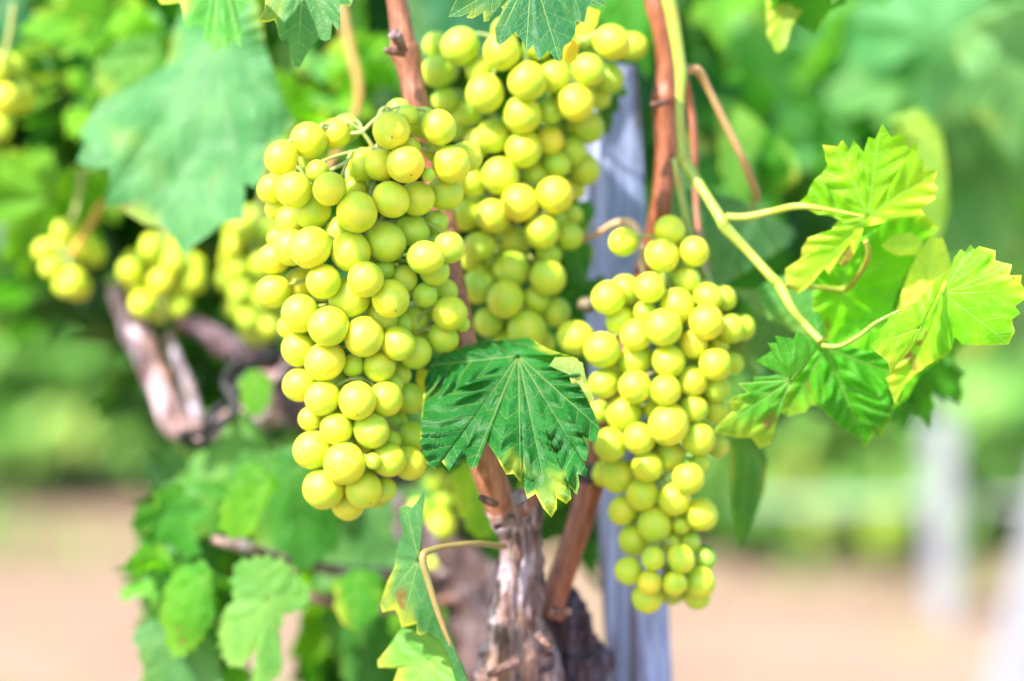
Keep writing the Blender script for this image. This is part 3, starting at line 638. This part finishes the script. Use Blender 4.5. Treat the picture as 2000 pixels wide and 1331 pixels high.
traced(vine, [(1600, 700), (1640, 640), (1700, 612), (1790, 598), (1850, 640), (1852, 688), (1795, 730), (1770, 775), (1742, 800), (1700, 770), (1640, 730)], (1700, 625), [(1745, 798), (1850, 680), (1610, 700)], 1.20, (0.11, 0.42, 0.006), 0.4, seed=60, teeth=5, wave=1.2, dd=(0, 0.006))
traced(vine, [(1480, 560), (1530, 540), (1600, 520), (1640, 560), (1630, 640), (1600, 665), (1560, 650), (1500, 620)], (1610, 560), [(1490, 575), (1600, 660)], 1.235, (0.08, 0.27, 0.06), 0.2, seed=61, teeth=5)
# leaves behind the shoot
traced(vine4, [(1300, 368), (1370, 372), (1440, 390), (1500, 415), (1555, 450), (1545, 475), (1500, 500), (1440, 540), (1390, 575), (1360, 500), (1320, 440)], (1468, 406), [(1555, 455), (1400, 570), (1500, 420)], 1.29, (0.095, 0.24, 0.10), 0.3, teeth=5, seed=20, dd=(0.01, 0))
traced(vine4, [(1425, 562), (1480, 566), (1525, 572), (1540, 600), (1510, 622), (1470, 606)], (1530, 590), [(1425, 563)], 1.26, (0.16, 0.30, 0.12), 0.2, seed=21, teeth=3)
traced(vine4, [(1455, 640), (1500, 590), (1545, 600), (1560, 660), (1530, 720), (1480, 735), (1450, 700)], (1500, 600), [(1480, 735), (1540, 710)], 1.33, (0.07, 0.20, 0.08), 0.2, seed=22, teeth=5)
traced(vine4, [(1428, 870), (1450, 850), (1485, 862), (1500, 900), (1492, 960), (1470, 1020), (1445, 1075), (1432, 1000), (1428, 930)], (1462, 870), [(1445, 1070), (1500, 930)], 1.25, (0.05, 0.21, 0.015), 0.5, seed=23, teeth=4, dd=(0.03, 0))
traced(vine4, [(1495, -40), (1570, -40), (1565, 20), (1545, 50), (1530, 98), (1515, 104), (1497, 70), (1497, 0)], (1535, -30), [(1520, 100), (1565, 20)], 1.24, (0.32, 0.46, 0.05), 0.8, seed=24, teeth=5)
traced(vine4, [(1860, 60), (1920, 30), (1980, 0), (2080, 20), (2100, 150), (2040, 260), (1990, 318), (1950, 280), (1905, 220), (1880, 150)], (1990, 20), [(1985, 315), (1870, 100), (2090, 150)], 1.55, (0.12, 0.29, 0.10), 0.3, seed=25, teeth=8)
traced(vine4, [(1745, 230), (1790, 215), (1835, 260), (1848, 340), (1850, 420), (1830, 470), (1790, 440), (1770, 350), (1750, 300)], (1790, 240), [(1830, 465), (1845, 330)], 1.38, (0.24, 0.40, 0.05), 0.4, seed=26, teeth=7)
traced(vine4, [(1400, 190), (1440, 200), (1490, 250), (1550, 300), (1555, 350), (1500, 390), (1440, 400), (1405, 330)], (1430, 220), [(1550, 330), (1440, 395)], 1.42, (0.14, 0.34, 0.04), 0.6, seed=27, teeth=7)
# lower left tangle of leaves on the second vine
traced(vine2, [(477, 907), (497, 907), (521, 924), (545, 944), (531, 965), (511, 999), (497, 1036), (477, 1049), (443, 1043), (433, 1015), (440, 978), (457, 938)], (520, 945), [(433, 1020), (480, 1048), (480, 907)], 1.28, (0.08, 0.28, 0.01), 0.12, seed=30, teeth=12, fine=4)
traced(vine2, [(540, 880), (600, 870), (660, 960), (660, 1060), (600, 1110), (520, 1105), (490, 1040), (515, 960)], (580, 900), [(600, 1105), (510, 1050), (660, 1000)], 1.33, (0.03, 0.17, 0.015), 0.2, seed=31, teeth=14, fine=4)
traced(vine2, [(352, 1110), (403, 1097), (413, 1134), (419, 1202), (389, 1253), (355, 1283), (331, 1273), (321, 1236), (308, 1202), (321, 1171), (331, 1137)], (400, 1120), [(355, 1280), (310, 1200), (415, 1200)], 1.27, (0.055, 0.24, 0.012), 0.12, seed=32, teeth=12, fine=4, dd=(-0.01, 0))
traced(vine2, [(464, 1100), (511, 1090), (555, 1097), (569, 1124), (602, 1151), (599, 1185), (555, 1198), (545, 1225), (552, 1303), (520, 1340), (491, 1345), (498, 1300), (504, 1263), (470, 1303), (440, 1290), (430, 1250), (433, 1202), (457, 1175), (455, 1130)], (525, 1170), [(511, 1090), (602, 1160), (540, 1330), (435, 1280), (460, 1110)], 1.27, (0.13, 0.33, 0.07), 0.12, seed=33, teeth=12, fine=4)
traced(vine2, [(335, 1043), (389, 1070), (365, 1105), (335, 1130), (321, 1171), (301, 1202), (277, 1178), (277, 1137), (308, 1100)], (370, 1070), [(290, 1190), (280, 1140)], 1.34, (0.09, 0.25, 0.09), 0.12, seed=34, teeth=12, fine=4)
traced(vine2, [(264, 1232), (308, 1209), (321, 1273), (355, 1286), (403, 1232), (425, 1270), (435, 1340), (420, 1420), (330, 1420), (291, 1330), (275, 1270)], (340, 1225), [(340, 1410), (270, 1250), (425, 1330)], 1.30, (0.075, 0.22, 0.07), 0.12, seed=35, teeth=13, fine=4)
traced(vine2, [(308, 1015), (359, 965), (403, 958), (430, 982), (430, 1036), (382, 1049), (335, 1039)], (415, 970), [(315, 1020), (380, 1048)], 1.36, (0.07, 0.24, 0.03), 0.12, seed=36, teeth=13, fine=4)
traced(vine2, [(459, 800), (495, 820), (520, 860), (535, 920), (480, 930), (430, 935), (375, 932), (371, 900), (420, 870), (440, 840)], (470, 820), [(375, 930), (530, 915), (450, 930)], 1.37, (0.10, 0.28, 0.07), 0.12, seed=37, teeth=13, fine=4)
traced(vine2, [(560, 1010), (640, 985), (740, 955), (830, 945), (850, 1000), (810, 1060), (775, 1120), (700, 1140), (630, 1150), (575, 1100)], (700, 950), [(630, 1145), (775, 1120), (565, 1030), (850, 1000)], 1.40, (0.10, 0.27, 0.085), 0.12, seed=38, teeth=8)
traced(vine2, [(655, 1130), (700, 1112), (740, 1118), (745, 1165), (730, 1205), (690, 1230), (660, 1200)], (700, 1118), [(690, 1225), (740, 1180)], 1.30, (0.06, 0.27, 0.02), 0.8, seed=39, teeth=13, fine=4)
traced(vine2, [(630, 1200), (690, 1180), (750, 1200), (775, 1280), (760, 1380), (700, 1380), (665, 1300), (640, 1250)], (700, 1190), [(720, 1370), (640, 1240), (770, 1280)], 1.36, (0.03, 0.16, 0.02), 0.12, seed=40, teeth=14, fine=4)
traced(vine2, [(880, 925), (915, 900), (945, 940), (965, 1000), (960, 1050), (920, 1040), (895, 990)], (930, 915), [(950, 1045), (890, 960)], 1.27, (0.22, 0.42, 0.03), 0.8, seed=41, teeth=13, fine=4)
traced(vine2, [(850, 1150), (880, 1140), (905, 1180), (900, 1250), (905, 1310), (880, 1290), (862, 1220)], (875, 1150), [(900, 1300), (860, 1200)], 1.42, (0.05, 0.2, 0.015), 0.12, seed=42, teeth=13, fine=4)
traced(vine2, [(470, 740), (500, 720), (530, 745), (525, 790), (500, 812), (475, 790)], (500, 730), [(500, 810), (475, 780)], 1.34, (0.08, 0.27, 0.01), 0.12, seed=43, teeth=12, fine=4)
traced(vine2, [(0, 395), (40, 380), (72, 420), (70, 450), (30, 495), (0, 480), (-60, 470), (-50, 400)], (10, 385), [(30, 492), (-50, 460), (70, 440)], 1.50, (0.10, 0.20, 0.12), 0.12, seed=44, teeth=8)
traced(vine, [(1150, 180), (1190, 170), (1226, 176), (1222, 190), (1207, 190), (1210, 215), (1195, 225), (1197, 240), (1188, 268), (1175, 250), (1162, 215)], (1195, 160), [(1188, 266), (1225, 178)], 1.262, DARK, 0.2, seed=50)
traced(vine, [(1110, 400), (1150, 392), (1162, 410), (1150, 440), (1140, 470), (1160, 488), (1152, 520), (1142, 560), (1112, 552), (1095, 480)], (1105, 420), [(1142, 555), (1160, 488)], 1.268, (0.05, 0.2, 0.03), 1.0, seed=51, teeth=3)
traced(vine, [(1075, 560), (1130, 545), (1160, 548), (1176, 538), (1182, 560), (1150, 600), (1130, 650), (1090, 660), (1060, 620)], (1070, 590), [(1180, 545), (1130, 650)], 1.275, (0.015, 0.13, 0.01), 0.1, seed=52, teeth=3)
traced(vine, [(1098, 120), (1100, 95), (1116, 72), (1131, 90), (1127, 118), (1110, 128)], (1115, 78), [(1105, 125)], 1.175, (0.50, 0.34, 0.02), 1.0, seed=53)
traced(vine, [(1118, 66), (1136, 40), (1150, 14), (1172, 22), (1166, 50), (1146, 72)], (1165, 20), [(1120, 66)], 1.18, (0.45, 0.44, 0.04), 1.0, seed=54)
traced(vine2, [(770, -80), (1000, -100), (1030, 40), (980, 110), (900, 125), (850, 135), (815, 100), (790, 40)], (900, -90), [(880, 130), (1010, 60), (800, 60)], 1.42, (0.012, 0.12, 0.05), 0.2, seed=55, teeth=13, fine=4)
traced(vine2, [(1120, -80), (1290, -80), (1275, 60), (1265, 150), (1230, 90), (1180, 60)], (1200, -70), [(1265, 145), (1150, 20)], 1.37, (0.05, 0.25, 0.012), 0.12, seed=56, teeth=12, fine=4)
scatter(vine, 9, (1640, 1790), (450, 690), (1.24, 1.30), [LIME, MID, (0.2, 0.45, 0.01)], 23, (0.4, 0.6), edge=1.0)
scatter(vine3, 34, (-60, 330), (40, 470), (1.40, 1.52), [LIME, PALE, (0.25, 0.45, 0.04), MINT], 29, (0.16, 0.34), edge=1.0)
scatter(vine3, 12, (540, 800), (120, 330), (1.42, 1.5), [LIME, PALE, MID], 30, (0.3, 0.5), edge=1.0)
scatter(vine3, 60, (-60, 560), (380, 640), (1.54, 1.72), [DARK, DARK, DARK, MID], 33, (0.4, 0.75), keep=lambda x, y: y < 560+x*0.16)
scatter(vine2, 16, (290, 460), (960, 1330), (1.29, 1.38), [LIME, MID, (0.10, 0.34, 0.02), DARK], 34, (0.26, 0.42), edge=0.4)
# ordinary blades deeper in the canopy, its shade put into the dark tints
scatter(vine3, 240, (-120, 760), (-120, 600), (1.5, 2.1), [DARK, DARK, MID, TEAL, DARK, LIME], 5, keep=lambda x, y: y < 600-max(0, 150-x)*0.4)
scatter(vine3, 46, (-80, 240), (0, 400), (1.44, 1.6), [MID, LIME, PALE, DARK], 15, (0.4, 0.8), keep=lambda x, y: random.Random(x).random() < 0.75, edge=1.0)
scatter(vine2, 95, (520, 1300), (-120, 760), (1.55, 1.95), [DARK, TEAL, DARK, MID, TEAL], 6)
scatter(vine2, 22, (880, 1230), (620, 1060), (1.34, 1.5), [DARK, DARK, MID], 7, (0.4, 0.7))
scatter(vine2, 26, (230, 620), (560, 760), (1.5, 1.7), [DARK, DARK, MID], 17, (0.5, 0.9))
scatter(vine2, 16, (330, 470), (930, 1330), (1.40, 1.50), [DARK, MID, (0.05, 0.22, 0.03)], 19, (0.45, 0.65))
scatter(vine2, 18, (640, 900), (1060, 1420), (1.42, 1.55), [DARK, MID, LIME], 18, (0.5, 0.8), keep=lambda x, y: x < 790 or y < 1120)
scatter(vine4, 150, (1290, 2080), (-160, 420), (1.7, 2.4), [TEAL, PALE, MINT, MINT, (0.12, 0.38, 0.15)], 8, (0.8, 1.4), keep=lambda x, y: not (x > 1840 and y > 250))
scatter(vine4, 26, (1240, 1600), (380, 760), (1.6, 2.0), [TEAL, DARK, MID], 9, (0.6, 1.0))
scatter(vine4, 16, (1180, 1470), (-120, 330), (1.42, 1.6), [TEAL, DARK, MID], 10, (0.5, 0.8))
scatter(vine, 14, (600, 2200), (-620, -170), (1.0, 1.5), [MID, PALE, DARK], 12, (0.7, 1.1))  # unseen blades above the view, added for the shade they cast
scatter(vine3, 18, (-700, 900), (-900, -150), (1.55, 2.0), [MID, PALE, DARK], 13, (0.9, 1.3))  # more unseen blades overhead, also added to shade the canopy

# ------------------------------------------------------------------ grapes
def grape_meshes():
    out = []
    for q, (ax, az) in enumerate(((1, 1.0), (0.985, 1.05), (0.97, 1.10), (1.0, 0.97))):
        V, F = [(0, 0, az)], []
        nu, nv = 28, 18
        for j in range(1, nv):
            th = math.pi*j/nv
            for i in range(nu):
                a = 2*math.pi*i/nu
                d = Vector((math.sin(th)*math.cos(a), math.sin(th)*math.sin(a), math.cos(th)))
                r = 1+0.012*noise.noise(d*1.6+Vector((q*5, 0, 0)))
                r -= 0.02*math.exp(-(th/0.22)**2)
                V.append((d.x*r*ax, d.y*r*ax, d.z*r*az))
        V.append((0, 0, -az*0.995)); last = len(V)-1
        for i in range(nu): F.append((0, 1+i, 1+(i+1) % nu)); F.append((last, last-nu+(i+1) % nu, last-nu+i))
        for j in range(nv-2):
            for i in range(nu):
                a = 1+j*nu+i; b = 1+j*nu+(i+1) % nu
                F.append((a, a+nu, b+nu, b))
        me = mesh('grape', V, F); me.materials.append(GRAPE); out.append(me)
    return out
GM = grape_meshes()
YG = (0.52, 0.59, 0.012); GG = (0.34, 0.54, 0.03); AM = (0.62, 0.58, 0.015); DG = (0.22, 0.40, 0.045)
def lerp(a, b, t): return tuple(a[i]+(b[i]-a[i])*t for i in range(3))

def bunch(label, axis, D, grapes, seed, fill=40, tone=0.0, stalk=None, group='large grape bunches in the foreground', zscale=0.85):
    """axis: (x, y, halfwidth) down the bunch; grapes: (x, y, r, layer[, tint 0 yellow .. 1 green])"""
    rnd = random.Random(seed)
    def ax(y):
        if y <= axis[0][1]: return axis[0][0], axis[0][2]
        for a, b in zip(axis, axis[1:]):
            if y <= b[1]:
                t = (y-a[1])/(b[1]-a[1]); return a[0]+(b[0]-a[0])*t, a[2]+(b[2]-a[2])*t
        return axis[-1][0], axis[-1][2]
    todo = sorted([g if len(g) > 4 else (*g, None) for g in grapes], key=lambda g: g[3])
    for i in range(fill):
        g = rnd.choice(grapes); xc, wd = ax(g[1])
        todo.append((g[0]+(xc-g[0])*rnd.uniform(0.1, 0.5)+rnd.uniform(-14, 14), g[1]+rnd.uniform(-14, 10), rnd.uniform(23, 31), 3+rnd.random()*1.5, 0.7))
    placed = []; px = D/FPX; nodes = []
    for a_, b_ in zip(axis, axis[1:]):
        for k in range(6): nodes.append(P(a_[0]+(b_[0]-a_[0])*k/6, a_[1]+10+(b_[1]-a_[1])*k/6, D))
    ped = []
    top = P(axis[0][0], axis[0][1]-30, D)
    root = thing('grape_bunch', label, 'grape bunch', top, group)
    V, F = [], []
    rachis = [(x, y+10, D, max(3.0, 8-i*0.9)) for i, (x, y, w_) in enumerate(axis)]
    if stalk: tube(pp(stalk), sides=9, n=6, V=V, F=F, lumps=0.15)
    tube(pp(rachis), sides=8, n=6, V=V, F=F, lumps=0.25)
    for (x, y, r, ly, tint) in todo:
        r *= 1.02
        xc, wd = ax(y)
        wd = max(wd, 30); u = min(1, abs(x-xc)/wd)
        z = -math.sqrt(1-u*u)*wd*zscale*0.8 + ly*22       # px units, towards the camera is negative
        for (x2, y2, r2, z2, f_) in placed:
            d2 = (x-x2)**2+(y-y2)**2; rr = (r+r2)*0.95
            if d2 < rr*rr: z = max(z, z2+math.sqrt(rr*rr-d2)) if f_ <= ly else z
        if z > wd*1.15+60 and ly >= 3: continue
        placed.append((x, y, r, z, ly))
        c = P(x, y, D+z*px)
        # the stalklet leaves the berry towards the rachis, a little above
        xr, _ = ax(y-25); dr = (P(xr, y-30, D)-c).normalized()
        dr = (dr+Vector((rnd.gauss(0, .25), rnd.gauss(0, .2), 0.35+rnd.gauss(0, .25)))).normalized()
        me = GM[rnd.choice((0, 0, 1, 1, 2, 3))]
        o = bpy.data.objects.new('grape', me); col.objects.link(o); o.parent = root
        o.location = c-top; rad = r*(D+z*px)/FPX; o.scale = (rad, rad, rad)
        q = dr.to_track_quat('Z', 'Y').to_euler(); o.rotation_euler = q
        t = tint if tint is not None else min(1, max(0, tone+0.16*ly+rnd.gauss(0, 0.13)))  # greener by layer: shade on berries set back is put into colour
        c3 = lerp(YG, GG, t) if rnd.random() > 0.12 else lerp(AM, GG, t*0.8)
        if ly > 2: c3 = lerp(c3, DG, 0.5)  # rearmost berries painted darker, as shade inside the bunch
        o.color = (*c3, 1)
        ped.append((c, dr, rad, min((c-q_).length for q_ in nodes)))
    ped.sort(key=lambda e: e[3])
    for c, dr, rad, _ in ped:
        a = c+dr*rad*0.97; m = a+dr*0.0035
        rc = min(nodes, key=lambda q_: (q_-m).length + max(0, m.z-q_.z)*0.0 + max(0, 0.002-(q_-c).length+rad)*9)
        h = (m+rc)/2+Vector((0, 0, 0.001)); nodes.append(h)
        tube([(a, 0.0013), (a+dr*0.0020, 0.00085), (h, 0.0009), (rc, 0.0012)], sides=6, n=3, V=V, F=F, cap=False)
    st = link('stem', mesh('stem', [v-top for v in V], F), STEM, root, top, (0.27, 0.36, 0.09, 1))
    return root

B1 = [(550, 309, 33, 0, 0), (603, 275, 36, 0, 0), (655, 262, 30, 1, .1), (764, 255, 37, 0, 0), (797, 225, 20, .6, .4), (826, 240, 31, 1.2, .1), (857, 249, 34, .2, 0), (711, 322, 32, 1.2, .0), (745, 322, 32, .8, .0), (792, 321, 37, 0, 0), (882, 321, 37, 0, 0), (910, 307, 30, 1, .1), (837, 342, 13, .6, 1),
      (574, 372, 35, 0, 0), (531, 369, 28, 1.2, .1), (644, 369, 33, 0, 0), (540, 408, 22, 1.6, .2), (697, 415, 40, 0, 0), (764, 390, 35, .2, 0), (814, 388, 34, .8, .3), (869, 378, 34, 1.3, .5), (609, 411, 37, .8, .35), (692, 369, 25, 1.4, .2), (569, 431, 30, 1.2, .2), (607, 484, 40, 0, 0), (569, 484, 36, .7, .1), (535, 506, 31, 1.0, .05),
      (685, 492, 39, .1, .1), (665, 451, 28, 1.3, .4), (754, 473, 39, .4, .4), (806, 451, 31, 1.2, .8), (852, 435, 24, 1.4, 1), (831, 504, 34, .2, .3), (878, 483, 30, .8, .6), (849, 530, 29, 1.4, .9), (751, 527, 20, .5, .9), (789, 545, 26, 1.0, .8), (632, 550, 34, 0, 0), (586, 554, 31, .8, .15), (534, 570, 33, .5, 0), (714, 546, 35, 0, 0), (763, 584, 37, .0, 0), (683, 582, 41, 1.0, .45),
      (587, 613, 37, .1, 0), (540, 464, 18, 1.5, .2), (879, 613, 34, .3, .15), (830, 577, 24, 1.8, .9), (642, 638, 39, 0, 0), (711, 658, 39, .2, .3), (778, 671, 33, .3, .3), (583, 683, 34, .5, .05), (635, 706, 38, 0, 0), (690, 714, 22, .7, .5), (741, 716, 31, .4, .3), (565, 640, 24, 1.5, .2), (586, 752, 33, .5, .0), (630, 778, 34, .2, .15), (698, 783, 37, 0, 0), (753, 780, 34, .4, .05),
      (607, 818, 24, 1.0, .1), (657, 838, 32, .2, 0), (612, 879, 38, .2, .05), (725, 841, 35, 1.0, .5), (673, 906, 41, 0, 0), (632, 955, 40, .3, 0), (759, 899, 33, .3, .1), (728, 901, 16, 0.0, .7), (710, 957, 36, .4, .25), (751, 957, 24, 1.0, .6), (680, 985, 32, 1.2, .5), (799, 905, 33, 1.4, .5), (806, 853, 28, 1.8, .7), (774, 825, 22, 1.8, .9), (799, 778, 30, 1.9, .8),
      (811, 689, 32, 1.6, .6), (807, 630, 28, 1.7, .7), (781, 732, 22, 1.8, .8), (865, 661, 29, 1.2, .5), (903, 634, 15, 1.5, .8), (745, 620, 32, 1.4, .6), (788, 633, 18, 1.6, .9), (712, 868, 20, 1.6, .3), (764, 862, 20, 1.6, .4), (768, 752, 20, 1.7, .8), (838, 600, 24, 1.9, .9), (870, 570, 24, 2.0, .9), (826, 660, 22, 2.0, .9), (560, 345, 22, 2, .2), (620, 335, 22, 2, .2), (800, 290, 22, 2, .2), (850, 295, 22, 2, .3)]
bunch('leftmost large bunch of yellow grapes, in sharp focus in front of a reddish cane',
      [(730, 300, 190), (720, 420, 195), (715, 500, 185), (720, 620, 160), (705, 760, 125), (700, 900, 110), (690, 985, 60)], 1.16, B1, 3, fill=34,
      stalk=[(700, 300, 1.17, 8), (680, 335, 1.16, 7), (690, 380, 1.16, 7), (715, 420, 1.16, 7)])
B2 = [(899, 91, 37, 1, .7), (854, 89, 27, 1.9, .9), (856, 139, 32, 1.6, .8), (869, 195, 25, 1.8, .8), (980, 102, 36, 0, .1), (937, 137, 28, 1, .5), (947, 183, 37, .1, .35), (1030, 159, 38, 0, .1), (1081, 149, 33, .8, .4), (1149, 137, 32, .8, .5), (1190, 155, 29, 1.5, .7), (1195, 84, 35, .2, .4), (1234, 92, 29, .6, .4), (1124, 202, 36, 0, .1), (1145, 248, 33, 1.4, .55),
      (1020, 225, 37, 0, .1), (912, 215, 30, 1.8, .8), (965, 265, 33, .4, .25), (1023, 291, 36, 0, .05), (1073, 273, 28, .4, .15), (1073, 218, 25, 1.6, .9), (1117, 296, 28, 1, .6), (1088, 321, 25, .9, .7), (1142, 331, 30, 1.2, .6), (977, 344, 36, .3, .35), (1046, 344, 28, .9, .5), (934, 281, 28, 1.3, .5), (922, 355, 30, 1.2, .1), (1015, 397, 36, 0, .15), (1083, 382, 36, 0, .05), (963, 423, 34, .5, .5),
      (912, 419, 32, .8, .15), (1121, 370, 22, 1.4, .4), (896, 248, 27, 2.2, .7), (1058, 454, 33, 0, .05), (936, 481, 29, 1, .4), (1002, 473, 34, .8, .35), (1111, 461, 27, 1.3, .6), (1072, 498, 24, 1.6, .8), (999, 527, 35, .4, .45), (934, 560, 33, .9, .6), (1070, 543, 35, 0, .25), (987, 585, 36, 0, .4), (1046, 586, 25, .6, .5), (1085, 610, 29, .9, .5), (955, 629, 29, 1, .7), (1029, 646, 38, 0, .35),
      (993, 678, 32, .9, .6), (1058, 672, 26, 1.6, .7), (920, 510, 20, 1.6, .6), (1087, 431, 20, 1.8, .9), (1118, 420, 20, 1.8, .5), (955, 512, 20, 1.6, .7), (1100, 60, 28, 1.5, .6), (1050, 90, 28, 1.8, .5), (1140, 190, 24, 2, .7), (985, 60, 26, 2, .6), (1170, 190, 24, 2.0, .7)]
bunch('middle greenish yellow bunch hanging under the blue green leaf',
      [(1030, 60, 200), (1025, 140, 190), (1020, 250, 140), (1010, 420, 120), (1010, 560, 95), (1015, 680, 60)], 1.235, B2, 4, fill=30, tone=0.2,
      stalk=[(1100, -160, 1.24, 9), (1070, -40, 1.24, 9), (1030, 70, 1.235, 9)])
B3 = [(1218, 473, 28, 0, 0), (1308, 451, 30, .6, .0), (1293, 499, 33, 0, .0), (1356, 492, 29, 0, .0), (1341, 547, 27, 1.3, .5), (1269, 562, 30, .2, 0), (1221, 567, 30, .8, .1), (1188, 582, 33, 0, .05), (1323, 597, 33, .6, .05), (1383, 580, 27, .8, .1), (1413, 583, 25, 1.2, .3), (1125, 660, 34, .2, .1), (1176, 684, 35, 0, .05), (1212, 628, 29, .7, .1), (1243, 655, 31, .1, 0),
      (1296, 640, 36, 0, .05), (1380, 630, 34, 0, 0), (1427, 642, 28, .8, .3), (1450, 640, 25, 1.3, .3), (1354, 673, 28, .2, .15), (1242, 703, 33, .9, .3), (1306, 706, 32, .4, .1), (1398, 712, 32, 0, 0), (1179, 750, 29, .4, .3), (1240, 756, 32, 0, .05), (1300, 763, 30, 0, .05), (1353, 745, 29, .1, .1), (1400, 760, 26, 1.2, .4), (1430, 710, 22, 1.6, .5), (1404, 676, 20, 1.5, .2),
      (1219, 807, 36, .3, .15), (1306, 829, 40, 0, .15), (1249, 857, 31, 0, .05), (1192, 869, 33, .2, .15), (1364, 857, 33, .7, .35), (1356, 798, 26, 1, .4), (1309, 890, 30, .6, .3), (1264, 912, 30, 0, .15), (1209, 931, 33, .3, .2), (1182, 925, 27, .9, .3), (1345, 934, 31, 0, .05), (1254, 966, 32, 0, .2), (1317, 976, 32, 0, .15), (1217, 997, 29, .4, .2), (1278, 1025, 34, 0, .2), (1370, 1005, 31, .6, .2),
      (1330, 1026, 18, 1, .4), (1240, 1055, 32, .6, .2), (1307, 1060, 20, 1.2, .4), (1276, 1092, 23, 0, .2), (1330, 1092, 27, 0, .2), (1228, 1116, 28, .2, .2), (1269, 1138, 24, 0, .2), (1318, 1140, 24, 0, .2), (1264, 1168, 31, .8, .25), (1366, 1138, 31, .9, .25), (1361, 1165, 26, 1.8, .5), (1376, 1092, 24, 2.2, 1), (1172, 805, 22, 1.7, .5), (1400, 870, 24, 2.2, .6), (1366, 905, 20, 1.8, .8),
      (1395, 800, 28, 1.8, .5), (1345, 1060, 22, 1.6, .8), (1260, 610, 22, 1.8, .4), (1335, 830, 24, 1.8, .4), (1280, 800, 22, 1.8, .4), (1350, 620, 22, 1.8, .4), (1200, 720, 22, 1.8, .4)]
b3 = bunch('right bunch of yellow grapes hanging lowest, its tip in front of the stake',
      [(1300, 470, 90), (1305, 600, 150), (1300, 700, 150), (1290, 850, 110), (1290, 1000, 90), (1300, 1150, 80)], 1.205, B3, 5, fill=30, tone=0.05,
      stalk=[(1320, 310, 1.205, 10), (1325, 350, 1.205, 9), (1338, 420, 1.21, 8), (1352, 480, 1.215, 8), (1372, 530, 1.22, 9), (1385, 560, 1.22, 8), (1330, 560, 1.21, 7), (1302, 600, 1.205, 7)])
# the shrivelled purple grape and the bent pale tendril beside it
o = bpy.data.objects.new('grape', GM[3]); col.objects.link(o); o.parent = b3
o.location = P(1147, 596, 1.225)-b3.location; o.scale = (0.0052, 0.0052, 0.0042); o.color = (0.10, 0.05, 0.06, 1); o['label'] = 'shrivelled purple brown grape'
tube_obj('tendril', [pp([(1140, 470, 1.25, 5), (1165, 458, 1.24, 6), (1195, 440, 1.23, 7), (1222, 434, 1.22, 9), (1242, 446, 1.215, 9), (1252, 480, 1.21, 7), (1254, 520, 1.205, 7), (1262, 545, 1.205, 6)])], STEM, b3, (0.48, 0.36, 0.20, 1), sides=12, n=6)

def small_bunch(label, cx, cy, w_, h_, D, n, seed, tone=0.2, r0=29):
    rnd = random.Random(seed); gs = []
    for i in range(n*6):
        if len(gs) >= n: break
        v = rnd.uniform(-1, 1); wd = w_*math.sqrt(max(0.05, 1-v*v))*(1-0.25*v)
        x = cx+rnd.uniform(-1, 1)*wd; y = cy+v*h_; r = r0*rnd.uniform(0.78, 1.1)
        ly = rnd.choice((0, 0, .5, 1, 1.5))
        if any(abs(ly-g[3]) < 0.4 and math.hypot(x-g[0], y-g[1]) < (r+g[2])*0.9 for g in gs): continue
        gs.append((x, y, r, ly))
    bunch(label, [(cx, cy-h_, w_*.6), (cx, cy-h_*.3, w_), (cx, cy+h_*.4, w_*.8), (cx, cy+h_, w_*.4)], D, gs, seed, fill=12, tone=tone, group='blurred grape bunches on the vines behind',
          stalk=[(cx+25, cy-h_-120, D, 6), (cx+15, cy-h_-50, D, 6), (cx, cy-h_, D, 6)])
small_bunch('blurred small bunch with an orange stalk, farthest left under the big pale leaf', 136, 506, 48, 56, 1.41, 26, 31, 0.1, 25)
small_bunch('blurred bunch right below the tip of the big pale leaf', 318, 548, 62, 74, 1.42, 40, 32, 0.15, 25)
small_bunch('blurred long bunch just left of the leftmost large bunch', 500, 550, 52, 120, 1.45, 46, 33, 0.35, 25)
small_bunch('blurred bunch cut by the left edge of the view near the top', 2, 190, 42, 62, 1.36, 18, 34, 0.3)
small_bunch('shaded blurred bunch left of the trunk, below the dark glossy leaf', 848, 1020, 30, 85, 1.40, 16, 35, 0.5, 27)
small_bunch('dim blurred bunch above the farthest left small bunch', 145, 365, 45, 55, 1.62, 16, 36, 0.6)
small_bunch('dim blurred bunch high in the shade above the small orange leaf tips', 135, 110, 32, 40, 1.62, 10, 37, 0.7)
small_bunch('faint blurred bunch in the far row left of the upright white post', 1722, 1035, 32, 36, 5.15, 16, 38, 0.9, 9)
tube_obj('cane', [pp([(200, 395, 1.42, 7), (180, 430, 1.41, 7), (160, 465, 1.40, 6), (140, 500, 1.39, 4)])], STEM, vine3, (0.5, 0.24, 0.04, 1), sides=8, n=5)
